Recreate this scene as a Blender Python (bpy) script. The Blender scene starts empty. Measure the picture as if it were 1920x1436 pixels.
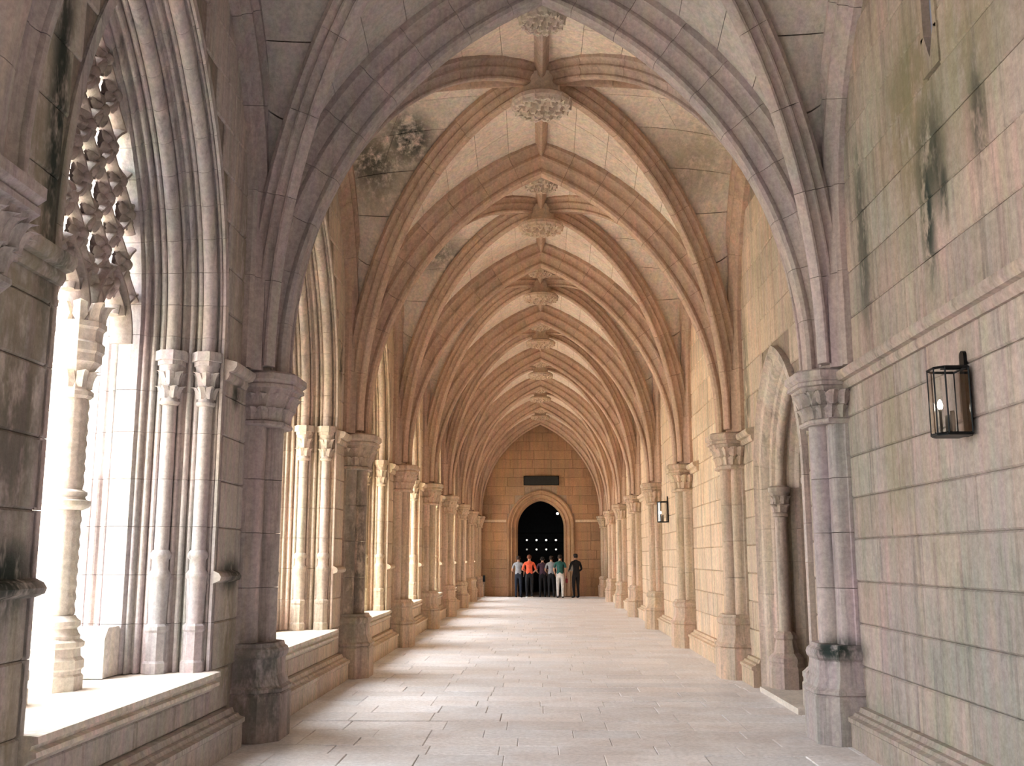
import bpy, bmesh, math, random
from mathutils import Vector, Matrix
random.seed(7)
S = bpy.context.scene
COL = S.collection
PI = math.pi

# ------------------------------------------------------------------ camera
cam_d = bpy.data.cameras.new('camera'); cam = bpy.data.objects.new('camera', cam_d); COL.objects.link(cam)
cam_d.sensor_fit = 'HORIZONTAL'; cam_d.sensor_width = 36.0; cam_d.lens = 36.0 * 1900 / 1920
cam_d.clip_start = 0.05; cam_d.clip_end = 600
cam.location = (-0.05, 0, 1.6)
cam.rotation_euler = (math.radians(90 + 9.765), 0, math.radians(1.545))
S.camera = cam
# ------------------------------------------------------------------ sky, sun, exposure
W = bpy.data.worlds.new('sky'); S.world = W; W.use_nodes = True
bg = W.node_tree.nodes['Background']
bg.inputs['Color'].default_value = (0.95, 0.98, 1.0, 1)
_tc = W.node_tree.nodes.new('ShaderNodeTexCoord'); _sp = W.node_tree.nodes.new('ShaderNodeSeparateXYZ'); _mr = W.node_tree.nodes.new('ShaderNodeMapRange')
W.node_tree.links.new(_tc.outputs['Generated'], _sp.inputs[0]); W.node_tree.links.new(_sp.outputs[2], _mr.inputs[0])
_mr.inputs[1].default_value = 0.0; _mr.inputs[2].default_value = 1.0; _mr.inputs[3].default_value = 2.2; _mr.inputs[4].default_value = 6.6   # overcast dome: zenith three times the horizon
W.node_tree.links.new(_mr.outputs[0], bg.inputs['Strength'])
sun_d = bpy.data.lights.new('sun', 'SUN'); sun = bpy.data.objects.new('sun', sun_d); COL.objects.link(sun)
sun_d.energy = 5.0; sun_d.angle = math.radians(0.6); sun_d.color = (1.0, 0.95, 0.88)
sun.rotation_euler = (Vector((0.25, 1.0, -1.3))).to_track_quat('-Z', 'Y').to_euler()
S.view_settings.view_transform = 'Standard'; S.view_settings.look = 'None'
S.view_settings.gamma = 1.0; S.view_settings.use_curve_mapping = False
S.view_settings.exposure = 1.83
S.cycles.max_bounces = 8; S.cycles.diffuse_bounces = 4; S.cycles.glossy_bounces = 2; S.cycles.transmission_bounces = 6; S.cycles.caustics_reflective = False; S.cycles.caustics_refractive = False

# ------------------------------------------------------------------ dimensions (metres)
XW = 2.75          # wall plane
SP = 4.77          # bay length
Y0 = 4.73          # first pier line in front of the camera
YF = 42.95         # far wall
def PY(k): return Y0 + SP * k - (0.53 if k <= 0 else 0)     # the bay nearest the camera is a little longer
def BY(b): return (PY(b) + PY(b + 1)) / 2
def BS(b): return (PY(b + 1) - PY(b)) / SP
def WY(b): return 6.96 if b == 0 else BY(b)                 # window centres
ORD = ['first', 'second', 'third', 'fourth', 'fifth', 'sixth', 'seventh', 'eighth', 'ninth', 'tenth']

# ------------------------------------------------------------------ materials
def lin(r, g, b):
    f = lambda c: ((c / 255 + 0.055) / 1.055) ** 2.4 if c > 10 else c / 255 / 12.92
    return (f(r), f(g), f(b), 1)
class NT:
    def __init__(s, m): s.t = m.node_tree; s.n = s.t.nodes; s.l = s.t.links
    def add(s, typ, **kw):
        n = s.n.new(typ)
        for k, v in kw.items(): setattr(n, k, v)
        return n
    def link(s, a, b): s.l.new(a, b)
    def math(s, op, a, b=None, clamp=False):
        n = s.add('ShaderNodeMath', operation=op); n.use_clamp = clamp
        for i, v in enumerate((a, b)):
            if v is None: continue
            if isinstance(v, (int, float)): n.inputs[i].default_value = v
            else: s.link(v, n.inputs[i])
        return n.outputs[0]
    def mix(s, f, a, b, blend='MIX'):
        n = s.add('ShaderNodeMix', data_type='RGBA', blend_type=blend)
        for k, v in ((0, f), (6, a), (7, b)):
            if isinstance(v, (int, float)): n.inputs[k].default_value = v
            elif isinstance(v, tuple): n.inputs[k].default_value = v
            else: s.link(v, n.inputs[k])
        return n.outputs[2]
    def noise(s, vec, scale, detail=4, rough=0.6, sc3=None):
        if sc3:
            vm = s.add('ShaderNodeVectorMath', operation='MULTIPLY'); s.link(vec, vm.inputs[0]); vm.inputs[1].default_value = sc3; vec = vm.outputs[0]
        n = s.add('ShaderNodeTexNoise'); n.inputs['Scale'].default_value = scale; n.inputs['Detail'].default_value = detail
        n.inputs['Roughness'].default_value = rough; s.link(vec, n.inputs['Vector']); return n.outputs[0]
    def ramp(s, v, lo, hi, a=0.0, b=1.0):
        n = s.add('ShaderNodeMapRange'); n.interpolation_type = 'SMOOTHSTEP'
        s.link(v, n.inputs[0])
        for i, x in ((1, lo), (2, hi), (3, a), (4, b)): n.inputs[i].default_value = x
        return n.outputs[0]

# weather stains and painted gap shade: centre, radii, strength, kind (0 = black-green algae, also painted gap shade, 1 = ochre-green lichen)
STAIN_SHADE_ALL = [
    ((2.75, 7.05, 4.05), (0.4, 0.17, 0.75), 1.0, 0), ((2.75, 6.95, 4.4), (0.4, 0.36, 0.55), 0.8, 0), ((2.75, 6.75, 4.1), (0.4, 0.10, 0.35), 0.9, 0),
    ((2.75, 6.15, 4.35), (0.4, 0.16, 0.5), 0.75, 0), ((2.75, 7.2, 4.9), (0.4, 0.8, 1.1), 0.9, 1), ((2.75, 6.2, 5.0), (0.4, 0.5, 0.9), 0.6, 1),
    ((2.75, 8.5, 4.3), (0.4, 0.22, 1.3), 0.75, 0), ((2.75, 5.6, 1.1), (0.3, 0.4, 0.7), 0.4, 1), ((2.75, 8.0, 2.4), (0.3, 0.35, 0.9), 0.45, 1),
    ((-1.75, 12.75, 7.1), (0.42, 0.55, 0.45), 1.0, 0), ((-2.3, 12.9, 6.75), (0.45, 0.5, 0.5), 0.9, 0), ((-2.2, 12.9, 6.7), (0.8, 1.0, 0.9), 0.85, 1),
    ((-1.9, 17.5, 7.0), (0.7, 0.9, 0.5), 0.7, 0), ((2.1, 12.8, 6.8), (0.8, 1.2, 0.8), 0.6, 1),
    ((-2.75, 5.3, 4.1), (0.35, 0.15, 1.6), 1.0, 0), ((-2.75, 5.1, 1.5), (0.3, 0.5, 0.3), 1.0, 0), ((-2.75, 5.1, 0.6), (0.3, 0.5, 0.8), 0.7, 1), ((-2.75, 5.1, 3.4), (0.3, 0.7, 2.0), 0.7, 1), ((-2.75, 5.1, 2.2), (0.3, 0.35, 0.7), 0.6, 0),
    ((-2.75, 8.95, 4.2), (0.25, 0.35, 1.3), 0.75, 1), ((-2.75, 8.9, 1.45), (0.3, 0.4, 0.2), 0.9, 0), ((-2.7, 8.95, 0.8), (0.3, 0.3, 0.9), 0.85, 1), ((-2.75, 8.85, 3.02), (0.2, 0.16, 0.16), 0.9, 0),  # last blob paints the shade of a small hollow beside the pier capital
    ((-2.5, 9.25, 0.5), (0.4, 0.35, 0.7), 0.7, 0), ((-2.75, 13.55, 4.3), (0.3, 0.14, 0.5), 1.0, 0), ((-2.55, 14.1, 1.6), (0.35, 0.3, 1.8), 0.7, 0),
    ((2.5, 9.2, 0.8), (0.4, 0.4, 0.16), 1.0, 0), ((2.5, 9.3, 3.0), (0.4, 0.4, 0.2), 0.5, 0), ((2.75, 13.6, 3.8), (0.3, 0.25, 1.6), 0.6, 0),  # last streak paints the shadowed gap beside the wall rib
    ((2.2, 42.9, 3.6), (0.6, 0.6, 0.9), 0.8, 0), ((-1.75, 42.9, 0.35), (0.3, 0.5, 0.4), 0.8, 0), ((-1.2, 42.9, 4.8), (1.4, 0.5, 1.0), 0.25, 1),
]
def pick(f): return [q for q in STAIN_SHADE_ALL if f(*q[0])]
ST_R = pick(lambda x, y, z: x > 2.4); ST_L = pick(lambda x, y, z: x < -2.65); ST_P = pick(lambda x, y, z: 2.4 < abs(x) < 2.72); ST_V = pick(lambda x, y, z: z > 5.5 and abs(x) < 2.4)
def stone(name, near, far, alt_near, alt_far, rough=0.85, bump=0.25, stains=None, streak=0.5, rnd=0.16, yr=(8, 17), spec=0.25, wet=None):
    m = bpy.data.materials.new(name); m.use_nodes = True; t = NT(m)
    b = t.n['Principled BSDF']; b.inputs['Specular IOR Level'].default_value = spec
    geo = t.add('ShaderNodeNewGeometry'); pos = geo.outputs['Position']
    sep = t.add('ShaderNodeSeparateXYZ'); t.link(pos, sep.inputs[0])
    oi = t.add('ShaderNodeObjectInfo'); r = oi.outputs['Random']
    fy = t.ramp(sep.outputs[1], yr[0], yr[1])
    c = t.mix(fy, near, far); c2 = t.mix(fy, alt_near, alt_far)  # greyer near, warmer far: cool skylight and sun bounce put into the colour
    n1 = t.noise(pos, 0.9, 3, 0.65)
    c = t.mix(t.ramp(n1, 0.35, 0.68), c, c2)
    # rain streaks that run down the stone
    n2 = t.noise(pos, 1.0, 4, 0.75, (7.5, 7.5, 0.5))
    dark = t.mix(1.0, c, (0.46, 0.48, 0.49, 1), 'MULTIPLY')
    c = t.mix(t.math('MULTIPLY', t.ramp(n2, 0.48, 0.70), streak), c, dark)
    n2b = t.noise(pos, 1.0, 3, 0.6, (9.0, 9.0, 0.6))
    lite = t.mix(1.0, c, (1.28, 1.25, 1.22, 1), 'MULTIPLY')
    c = t.mix(t.math('MULTIPLY', t.ramp(n2b, 0.55, 0.75), streak * 0.8), c, lite)
    # faint pink / grey / green drift along the streaks
    nc = n2b.node.outputs[1]; tint = t.add('ShaderNodeVectorMath', operation='SCALE'); t.link(nc, tint.inputs[0]); tint.inputs['Scale'].default_value = 2.0
    if streak > 0: c = t.mix(0.15, c, t.mix(1.0, c, tint.outputs[0], 'MULTIPLY'))
    n3 = t.noise(pos, 22, 4, 0.75)
    g = t.ramp(n3, 0.25, 0.75, 0.80, 1.16)
    rr = t.math('ADD', t.math('MULTIPLY', r, 2 * rnd), 1 - rnd)
    g = t.math('MULTIPLY', g, rr)
    comb = t.add('ShaderNodeCombineXYZ')
    for i in range(3): t.link(g, comb.inputs[i])
    c = t.mix(1.0, c, comb.outputs[0], 'MULTIPLY')
    # warm / cool shift from stone to stone
    r2 = t.math('FRACT', t.math('MULTIPLY', r, 37.7))
    c = t.mix(t.math('MULTIPLY', r2, 0.4 if rnd > 0.1 else 0.2), c, t.mix(1.0, c, (1.12, 0.97, 0.86, 1), 'MULTIPLY'))
    if stains:
        for kind, col in ((1, lin(112, 106, 76)), (0, lin(40, 50, 46))):
            tot = None
            for (ce, ra, st, kd) in stains:
                if kd != kind: continue
                sub = t.add('ShaderNodeVectorMath', operation='SUBTRACT'); t.link(pos, sub.inputs[0]); sub.inputs[1].default_value = ce
                dv = t.add('ShaderNodeVectorMath', operation='DIVIDE'); t.link(sub.outputs[0], dv.inputs[0]); dv.inputs[1].default_value = ra
                ln = t.add('ShaderNodeVectorMath', operation='LENGTH'); t.link(dv.outputs[0], ln.inputs[0])
                v = t.math('MULTIPLY', t.ramp(ln.outputs['Value'], 0.2, 1.15, 1.0, 0.0), st)
                tot = v if tot is None else t.math('MAXIMUM', tot, v)
            if tot is None: continue
            ns = t.noise(pos, 3.2, 4, 0.75, (1.6, 1.6, 0.8))
            f = t.math('MULTIPLY', tot, t.ramp(ns, 0.30, 0.55, 0.0, 1.0 if kind == 0 else 0.75), True)
            c = t.mix(f, c, col)
    t.link(c, b.inputs['Base Color'])
    if wet:
        t.link(t.ramp(n1, 0.3, 0.7, wet[0], wet[1]), b.inputs['Roughness'])
    else: b.inputs['Roughness'].default_value = rough
    bm_ = t.add('ShaderNodeBump'); bm_.inputs['Strength'].default_value = bump; bm_.inputs['Distance'].default_value = 0.02
    t.link(n3, bm_.inputs['Height']); t.link(bm_.outputs[0], b.inputs['Normal'])
    return m
def plain(name, col, rough=0.6, metal=0.0, emit=None, estr=0.0, spec=0.4, trans=0.0, alpha=1.0, noise=0.0):
    m = bpy.data.materials.new(name); m.use_nodes = True; t = NT(m); b = t.n['Principled BSDF']
    b.inputs['Base Color'].default_value = col; b.inputs['Roughness'].default_value = rough; b.inputs['Metallic'].default_value = metal
    b.inputs['Specular IOR Level'].default_value = spec; b.inputs['Transmission Weight'].default_value = trans
    if noise:
        tc = t.add('ShaderNodeTexCoord'); n = t.noise(tc.outputs['Object'], 14, 4, 0.6)
        t.link(t.mix(t.ramp(n, 0.3, 0.7), tuple(x * (1 - noise) for x in col[:3]) + (1,), tuple(min(1, x * (1 + noise)) for x in col[:3]) + (1,)), b.inputs['Base Color'])
    if emit: b.inputs['Emission Color'].default_value = emit; b.inputs['Emission Strength'].default_value = estr
    return m
M = {}
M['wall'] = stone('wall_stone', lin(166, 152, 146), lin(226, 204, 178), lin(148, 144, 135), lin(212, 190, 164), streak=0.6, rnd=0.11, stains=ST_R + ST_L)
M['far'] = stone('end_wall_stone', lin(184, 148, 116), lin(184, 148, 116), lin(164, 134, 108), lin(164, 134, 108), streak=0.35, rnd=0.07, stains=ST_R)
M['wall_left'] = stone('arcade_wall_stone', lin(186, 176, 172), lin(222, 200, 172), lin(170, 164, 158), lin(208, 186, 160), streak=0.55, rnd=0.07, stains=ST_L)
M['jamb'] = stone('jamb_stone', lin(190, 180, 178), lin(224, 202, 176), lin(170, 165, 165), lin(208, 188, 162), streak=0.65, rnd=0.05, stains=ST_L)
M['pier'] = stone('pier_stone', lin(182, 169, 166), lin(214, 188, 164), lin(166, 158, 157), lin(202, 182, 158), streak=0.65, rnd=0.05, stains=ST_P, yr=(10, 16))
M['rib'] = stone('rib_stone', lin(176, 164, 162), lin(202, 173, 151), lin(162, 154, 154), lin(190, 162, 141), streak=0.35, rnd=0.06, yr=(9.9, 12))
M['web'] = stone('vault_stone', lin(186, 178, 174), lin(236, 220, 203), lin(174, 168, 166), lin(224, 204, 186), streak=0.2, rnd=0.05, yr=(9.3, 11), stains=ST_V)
M['mortar'] = stone('mortar', lin(140, 130, 122), lin(170, 150, 130), lin(130, 122, 114), lin(160, 140, 122), rnd=0.0)
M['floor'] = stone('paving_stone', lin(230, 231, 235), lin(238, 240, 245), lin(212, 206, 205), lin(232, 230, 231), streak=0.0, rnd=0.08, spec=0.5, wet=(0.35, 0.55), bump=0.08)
M['floor_joint'] = plain('paving_joint', lin(150, 138, 130), 0.9)
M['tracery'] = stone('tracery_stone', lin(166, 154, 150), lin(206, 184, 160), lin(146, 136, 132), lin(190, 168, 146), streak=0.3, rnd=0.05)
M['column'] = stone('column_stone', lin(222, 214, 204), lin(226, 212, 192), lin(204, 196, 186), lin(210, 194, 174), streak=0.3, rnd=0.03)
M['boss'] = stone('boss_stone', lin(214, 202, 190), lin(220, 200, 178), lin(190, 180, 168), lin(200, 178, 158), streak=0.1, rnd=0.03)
M['buttress'] = stone('buttress_stone', lin(220, 212, 198), lin(220, 212, 198), lin(200, 192, 178), lin(200, 192, 178), streak=0.35, rnd=0.06)
M['gravel'] = stone('gravel', lin(214, 202, 182), lin(214, 202, 182), lin(200, 188, 168), lin(200, 188, 168), streak=0.0, rnd=0.0)
M['hedge'] = stone('hedge_leaf', lin(66, 86, 48), lin(66, 86, 48), lin(92, 108, 62), lin(92, 108, 62), streak=0.0, rnd=0.2)
M['iron'] = plain('black_iron', lin(30, 32, 34), 0.45, 0.8, noise=0.2)
M['glass'] = plain('lantern_glass', (0.95, 0.97, 0.96, 1), 0.03, 0, trans=1.0)
M['bulb'] = plain('lit_bulb', (1, 1, 1, 1), 0.4, 0, emit=(1.0, 0.95, 0.85, 1), estr=6)
M['candle'] = plain('candle_tube', lin(176, 164, 150), 0.6, noise=0.05)
M['wood'] = plain('dark_door_wood', lin(62, 50, 42), 0.6, noise=0.25)
M['room'] = plain('dark_room_plaster', lin(52, 52, 56), 0.9, noise=0.2)
M['sign'] = plain('dark_plaque', lin(34, 38, 40), 0.6, noise=0.25)
M['slit'] = plain('grey_glass', lin(132, 140, 168), 0.35)
M['step'] = stone('pale_step', lin(222, 214, 204), lin(222, 214, 204), lin(206, 198, 190), lin(206, 198, 190), streak=0.0, rnd=0.0)

# ------------------------------------------------------------------ helpers
def tag(o, label=None, cat=None, group=None, kind=None):
    if label: o['label'] = label
    if cat: o['category'] = cat
    if group: o['group'] = group
    if kind: o['kind'] = kind
    return o
def newmesh(name, v, f, mat, smooth=None):
    me = bpy.data.meshes.new(name); me.from_pydata([tuple(p) for p in v], [], f)
    if mat is not None: me.materials.append(mat if not isinstance(mat, str) else M[mat])
    if smooth is not None:
        me.polygons.foreach_set('use_smooth', [True] * len(me.polygons))
        me.set_sharp_from_angle(angle=math.radians(smooth))
    me.update(); return me
def obj(name, me, parent=None, loc=(0, 0, 0), rz=0):
    o = bpy.data.objects.new(name, me); COL.objects.link(o); o.location = loc; o.rotation_euler = (0, 0, rz)
    if parent is not None: o.parent = parent
    return o
def empty(name, loc=(0, 0, 0), rz=0):
    o = bpy.data.objects.new(name, None); COL.objects.link(o); o.location = loc; o.rotation_euler = (0, 0, rz)
    o.empty_display_size = 0.1; return o
def copy_tree(o, parent=None):
    c = o.copy(); COL.objects.link(c); c.parent = parent
    for ch in list(o.children): copy_tree(ch, c)
    return c
class MB:
    """collects geometry for ONE mesh"""
    def __init__(s): s.v = []; s.f = []
    def add(s, v, f):
        k = len(s.v); s.v += [tuple(p) for p in v]; s.f += [tuple(i + k for i in q) for q in f]; return s
    def box(s, x0, x1, y0, y1, z0, z1):
        return s.add([(x0, y0, z0), (x1, y0, z0), (x1, y1, z0), (x0, y1, z0), (x0, y0, z1), (x1, y0, z1), (x1, y1, z1), (x0, y1, z1)],
                     [(0, 3, 2, 1), (4, 5, 6, 7), (0, 1, 5, 4), (1, 2, 6, 5), (2, 3, 7, 6), (3, 0, 4, 7)])
    def loft(s, rings, closed=True, cap=True):
        n = len(rings[0]); v = [p for r in rings for p in r]; f = []
        for i in range(len(rings) - 1):
            for j in range(n if closed else n - 1):
                a = i * n + j; b = i * n + (j + 1) % n
                f.append((a, b, b + n, a + n))
        if cap: f.append(tuple(range(n))[::-1]); f.append(tuple(range((len(rings) - 1) * n, len(rings) * n)))
        return s.add(v, f)
    def lathe(s, prof, n=16, c=(0, 0, 0)):
        return s.loft([[(c[0] + r * math.cos(2 * PI * i / n), c[1] + r * math.sin(2 * PI * i / n), c[2] + z) for i in range(n)] for r, z in prof])
    def tube(s, pts, r, n=6, rs=None):
        pts = [Vector(p) for p in pts]; rings = []
        for i, p in enumerate(pts):
            t = (pts[min(i + 1, len(pts) - 1)] - pts[max(i - 1, 0)]).normalized()
            u = t.cross(Vector((0, 0, 1)))
            if u.length < 1e-3: u = t.cross(Vector((1, 0, 0)))
            u.normalize(); w = u.cross(t); q = rs[i] if rs else r
            rings.append([p + u * (q * math.cos(2 * PI * k / n)) + w * (q * math.sin(2 * PI * k / n)) for k in range(n)])
        return s.loft(rings)
    def build(s, name, mat, parent=None, smooth=None, loc=(0, 0, 0), rz=0):
        return obj(name, newmesh(name, s.v, s.f, mat, smooth), parent, loc, rz)
    def mesh(s, name, mat, smooth=None): return newmesh(name, s.v, s.f, mat, smooth)
def arc(cx, cy, r, a0, a1, n):
    return [(cx + r * math.cos(math.radians(a0 + (a1 - a0) * i / n)), cy + r * math.sin(math.radians(a0 + (a1 - a0) * i / n))) for i in range(n + 1)]

# pointed arch path: half-width hw, springing zs, rise; returns sampled outline radius helper
class Pointed:
    def __init__(s, hw, zs, rise):
        s.hw, s.zs, s.rise = hw, zs, rise
        s.c = (rise * rise - hw * hw) / (2 * hw); s.R = hw + s.c
    def at(s, z, e=0.0):             # half-width at height z for offset e
        if z <= s.zs: return s.hw + e
        q = (s.R + e) ** 2 - (z - s.zs) ** 2
        return math.sqrt(q) - s.c if q > s.c * s.c else 0.0
    def arcpt(s, q, e=0.0):          # q 0 springing .. 1 apex
        R = s.R + e; a = math.acos(min(1, s.c / R)) * q
        return (-s.c + R * math.cos(a), s.zs + R * math.sin(a))
    def apex(s, e=0.0): return s.zs + math.sqrt((s.R + e) ** 2 - s.c ** 2)
def band_pieces(P, prof, z0, zc, nv, fmap, gap=0.0016, k=3):
    """swept moulding round a pointed opening; prof = closed list of (e, depth). zc = course heights of the jamb. yields (kind, verts, faces)"""
    out = []
    for side in (1, -1):
        for a, b in zip(zc[:-1], zc[1:]):
            mb = MB(); mb.loft([[fmap(side * (P.hw + e), d, z) for e, d in prof] for z in (a + gap, b - gap)]); out.append(('jamb', mb))
        for i in range(nv):
            rings = []
            for j in range(k + 1):
                q = (i + (j / k)) / nv
                if j == 0: q += 0.006 / nv
                if j == k and i < nv - 1: q -= 0.006 / nv
                ring = []
                for e, d in prof:
                    p = P.arcpt(q, e); ring.append(fmap(side * p[0], d, p[1]))
                rings.append(ring)
            mb = MB(); mb.loft(rings); out.append(('vous', mb))
    return out
def arch_wall(mb, P, e, U, z0, ztop, fmap, n=14):
    """flat wall face with a pointed hole, |u|<=U"""
    for side in (1, -1):
        pts = [(P.hw + e, z0)] + [P.arcpt(i / n, e) for i in range(n + 1)]
        q = [(U, z0), (U, P.zs)]
        for i in range(1, n + 1):
            tt = i / n
            q.append((U, P.zs + (ztop - P.zs) * tt / 0.6) if tt <= 0.6 else (U * (1 - (tt - 0.6) / 0.4), ztop))
        v = [fmap(side * a, z) for a, z in pts] + [fmap(side * a, z) for a, z in q]; m = len(pts)
        mb.add(v, [(i, i + 1, m + i + 1, m + i) for i in range(m - 1)])
_blk = {}
def block_mesh(L, H, mat, D=0.10, ch=0.012):
    key = (round(L, 3), round(H, 3), mat)
    if key not in _blk:
        l, h = L / 2, H / 2
        v = [(x, 0, z) for x, z in ((-l, -h), (l, -h), (l, h), (-l, h))] + [(x, D - ch, z) for x, z in ((-l, -h), (l, -h), (l, h), (-l, h))] \
            + [(x, D, z) for x, z in ((-l + ch, -h + ch), (l - ch, -h + ch), (l - ch, h - ch), (-l + ch, h - ch))]
        f = [(3, 2, 1, 0)]
        for k in (0, 4):
            for i in range(4): j = (i + 1) % 4; f.append((k + i, k + j, k + 4 + j, k + 4 + i))
        f.append((8, 9, 10, 11))
        _blk[key] = newmesh('ashlar_block', v, f, mat)
    return _blk[key]
def fill_row(a, b, lens, rng):
    out = []; x = a
    while b - x > 1e-3:
        L = rng.choice(lens)
        if b - x - L < 0.30: L = round(b - x, 3)
        if L > 1.25: L = round(L / 2, 3)
        out.append((x, L)); x += L
    return out

# ================================================================== THE SETTING
G = 0.005   # joint width
# ---- floor: rows of paving slabs laid across the gallery
floor_o = MB().box(-XW - 0.3, XW + 0.9, -5.2, YF + 8, -0.30, -0.012).build('floor', 'floor_joint'); tag(floor_o, 'pale worn stone paving of the gallery', kind='structure')
rng = random.Random(3)
_slab = {}
def slab_mesh(L, H):
    key = (round(L, 2), round(H, 2))
    if key not in _slab:
        l, h, c = L / 2 - G / 2, H / 2 - G / 2, 0.005
        mb = MB(); mb.loft([[(-l, -h, -0.04), (l, -h, -0.04), (l, h, -0.04), (-l, h, -0.04)], [(-l, -h, -c), (l, -h, -c), (l, h, -c), (-l, h, -c)],
                            [(-l + c, -h + c, 0), (l - c, -h + c, 0), (l - c, h - c, 0), (-l + c, h - c, 0)]])
        _slab[key] = mb
    return key
slab_me = {}
rest = MB(); nslab = 0; y = -5.0
while y < YF - 0.3:
    H = rng.choice([0.40, 0.46, 0.52]); x = -XW - 0.02 + rng.choice([0, -0.15, -0.3])
    while x < XW:
        L = rng.choice([0.5, 0.6, 0.7, 0.82, 0.95]); key = slab_mesh(L, H)
        cx, cy, cz = x + L / 2, y + H / 2, rng.uniform(-0.004, 0.003)
        if y > 7.2 and nslab < 300 and cx > -XW and cx < XW:
            if key not in slab_me: slab_me[key] = _slab[key].mesh('paving_slab', 'floor')
            o = obj('paving_slab', slab_me[key], floor_o, (cx, cy, cz)); o.rotation_euler = (rng.uniform(-.004, .004), rng.uniform(-.003, .003), 0); nslab += 1
        else:
            rest.add([(a + cx, b + cy, c + cz) for a, b, c in _slab[key].v], _slab[key].f)
        x += L
    y += H
tag(rest.build('paving_slab', 'floor', floor_o), kind='stuff')

# ---- vault shell ---------------------------------------------------------------
XC, UC = 2.72, 2.20
def zt(x): return 3.4 + math.sqrt(max(0.02, 4.52 ** 2 - (abs(x) + 1.645) ** 2))
def zd(x): return 3.4 + 4.22 * math.sqrt(max(0.0, 1 - (min(abs(x), XC) / XC) ** 2))     # round diagonal arch
WA = Pointed(2.20, 4.60, 2.75)
def zw(u):
    u = min(abs(u), UC); q = WA.R ** 2 - (u + WA.c) ** 2
    return WA.zs + math.sqrt(max(0, q)) if q > 1e-6 else 3.45
def web_ns(x, r):          # r: 0 diagonal .. 1 transverse arch
    ud = abs(x) * UC / XC; u = ud + r * (SP / 2 - ud)
    return u, zd(x) + (zt(x) - zd(x)) * r
def web_lat(u, r):         # r: 0 diagonal .. 1 wall
    xd = abs(u) * XC / UC; x = xd + r * (XW - xd)
    a = zd(xd); return x, a + (zw(u) - a) * r ** 2.0
def cell_grid(kind, sgn, a0, a1, r0, r1, na, nr, off):
    rows = []; lim = 2.87 if kind == 'ns' else UC
    for i in range(na + 1):
        a = a0 + (a1 - a0) * i / na; row = []
        for j in range(nr + 1):
            r = r0 + (r1 - r0) * j / nr
            def pt(a, r):
                if kind == 'ns': u, z = web_ns(a, r); return Vector((a, sgn * u, z))
                x, z = web_lat(a, r); return Vector((sgn * x, a, z))
            p = pt(a, r)
            if off:
                e = .01; sa = e if a >= 0 else -e
                if abs(a) + e > lim: sa = -sa
                re = -e if r > .5 else e
                nn = (pt(a + sa, r) - p).cross(pt(a, r + re) - p)
                nn = nn.normalized() if nn.length > 1e-9 else Vector((0, 0, 1))
                if nn.z < 0: nn = -nn
                if nn.length < .5: nn = Vector((0, 0, 1))
                p = p + nn * off
            row.append(p)
        rows.append(row)
    return rows
def grid_mb(mb, rows):
    n = len(rows[0]); return mb.add([p for r in rows for p in r], [(i * n + j, i * n + j + 1, (i + 1) * n + j + 1, (i + 1) * n + j) for i in range(len(rows) - 1) for j in range(n - 1)])
def stone_panel(kind, sgn, a0, a1, r0, r1):
    m = 2 if kind == 'ns' else 5
    lo = cell_grid(kind, sgn, a0, a1, r0, r1, 2, m, 0.0); hi = cell_grid(kind, sgn, a0, a1, r0, r1, 2, m, 0.028)
    mb = MB(); grid_mb(mb, lo); k = m + 1; n = 3 * k
    ring = list(range(k)) + [k + m] + [2 * k + i for i in range(m, -1, -1)] + [k]
    mb.v += [tuple(p) for r in hi for p in r]
    for a, b in zip(ring, ring[1:] + ring[:1]): mb.f.append((a, a + n, b + n, b))
    return mb
def breaks(fn, lo, hi, step):
    n = 200; pts = [(lo + (hi - lo) * i / n) for i in range(n + 1)]; L = [0]
    for i in range(n): L.append(L[-1] + math.hypot(pts[i + 1] - pts[i], fn(pts[i + 1]) - fn(pts[i])))
    k = max(1, round(L[-1] / step)); out = []
    for i in range(k + 1):
        tgt = L[-1] * i / k; j = min(range(n + 1), key=lambda q: abs(L[q] - tgt)); out.append(pts[j])
    return out
def cell_stones(kind, sgn):
    rg = random.Random(11 + sgn + (5 if kind == 'ns' else 0)); out = []
    for half in (1, -1):
        bs = breaks(zt, 0.0, XC - .01, 0.50) if kind == 'ns' else breaks(zw, 0.0, UC - .03, 0.50)
        for a0, a1 in zip(bs[:-1], bs[1:]):
            am = (a0 + a1) / 2
            L = (SP / 2 - am * UC / XC) if kind == 'ns' else math.hypot(XW - am * XC / UC, zd(am * XC / UC) - zw(am))
            n = max(1, round(L / 1.0 + rg.uniform(-.25, .25))); ed = [0] + [(i + rg.uniform(-.2, .2)) / n for i in range(1, n)] + [1]
            g = 0.0025; gr = 0.0025 / max(L, .3)
            for r0, r1 in zip(ed[:-1], ed[1:]):
                out.append(stone_panel(kind, sgn, half * (a0 + g), half * (a1 - g), r0 + gr, r1 - gr))
    return out
ceiling = empty('ceiling', (0, 0, 0)); tag(ceiling, 'ribbed stone vault over the gallery', kind='structure')
CELLS = [('ns', 1), ('ns', -1), ('lat', 1), ('lat', -1)]
cell_me = {}; stone_me = {}; joined_me = {}
for kind, sg in CELLS:
    mb = MB()
    for half in (1, -1):
        if kind == 'ns': grid_mb(mb, cell_grid(kind, sg, 0, half * 2.874, 0, 1, 40, 6, 0.07))
        else: grid_mb(mb, cell_grid(kind, sg, 0, half * UC, 0, 1, 30, 14, 0.07))
    cell_me[kind, sg] = mb.mesh('vault_cell', 'mortar', 60)
    ss = cell_stones(kind, sg)
    stone_me[kind, sg] = [q.mesh('web_stone', 'web') for q in ss]
    j = MB()
    for q in ss: j.add(q.v, q.f)
    joined_me[kind, sg] = j.mesh('web_stone', 'web')
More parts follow.
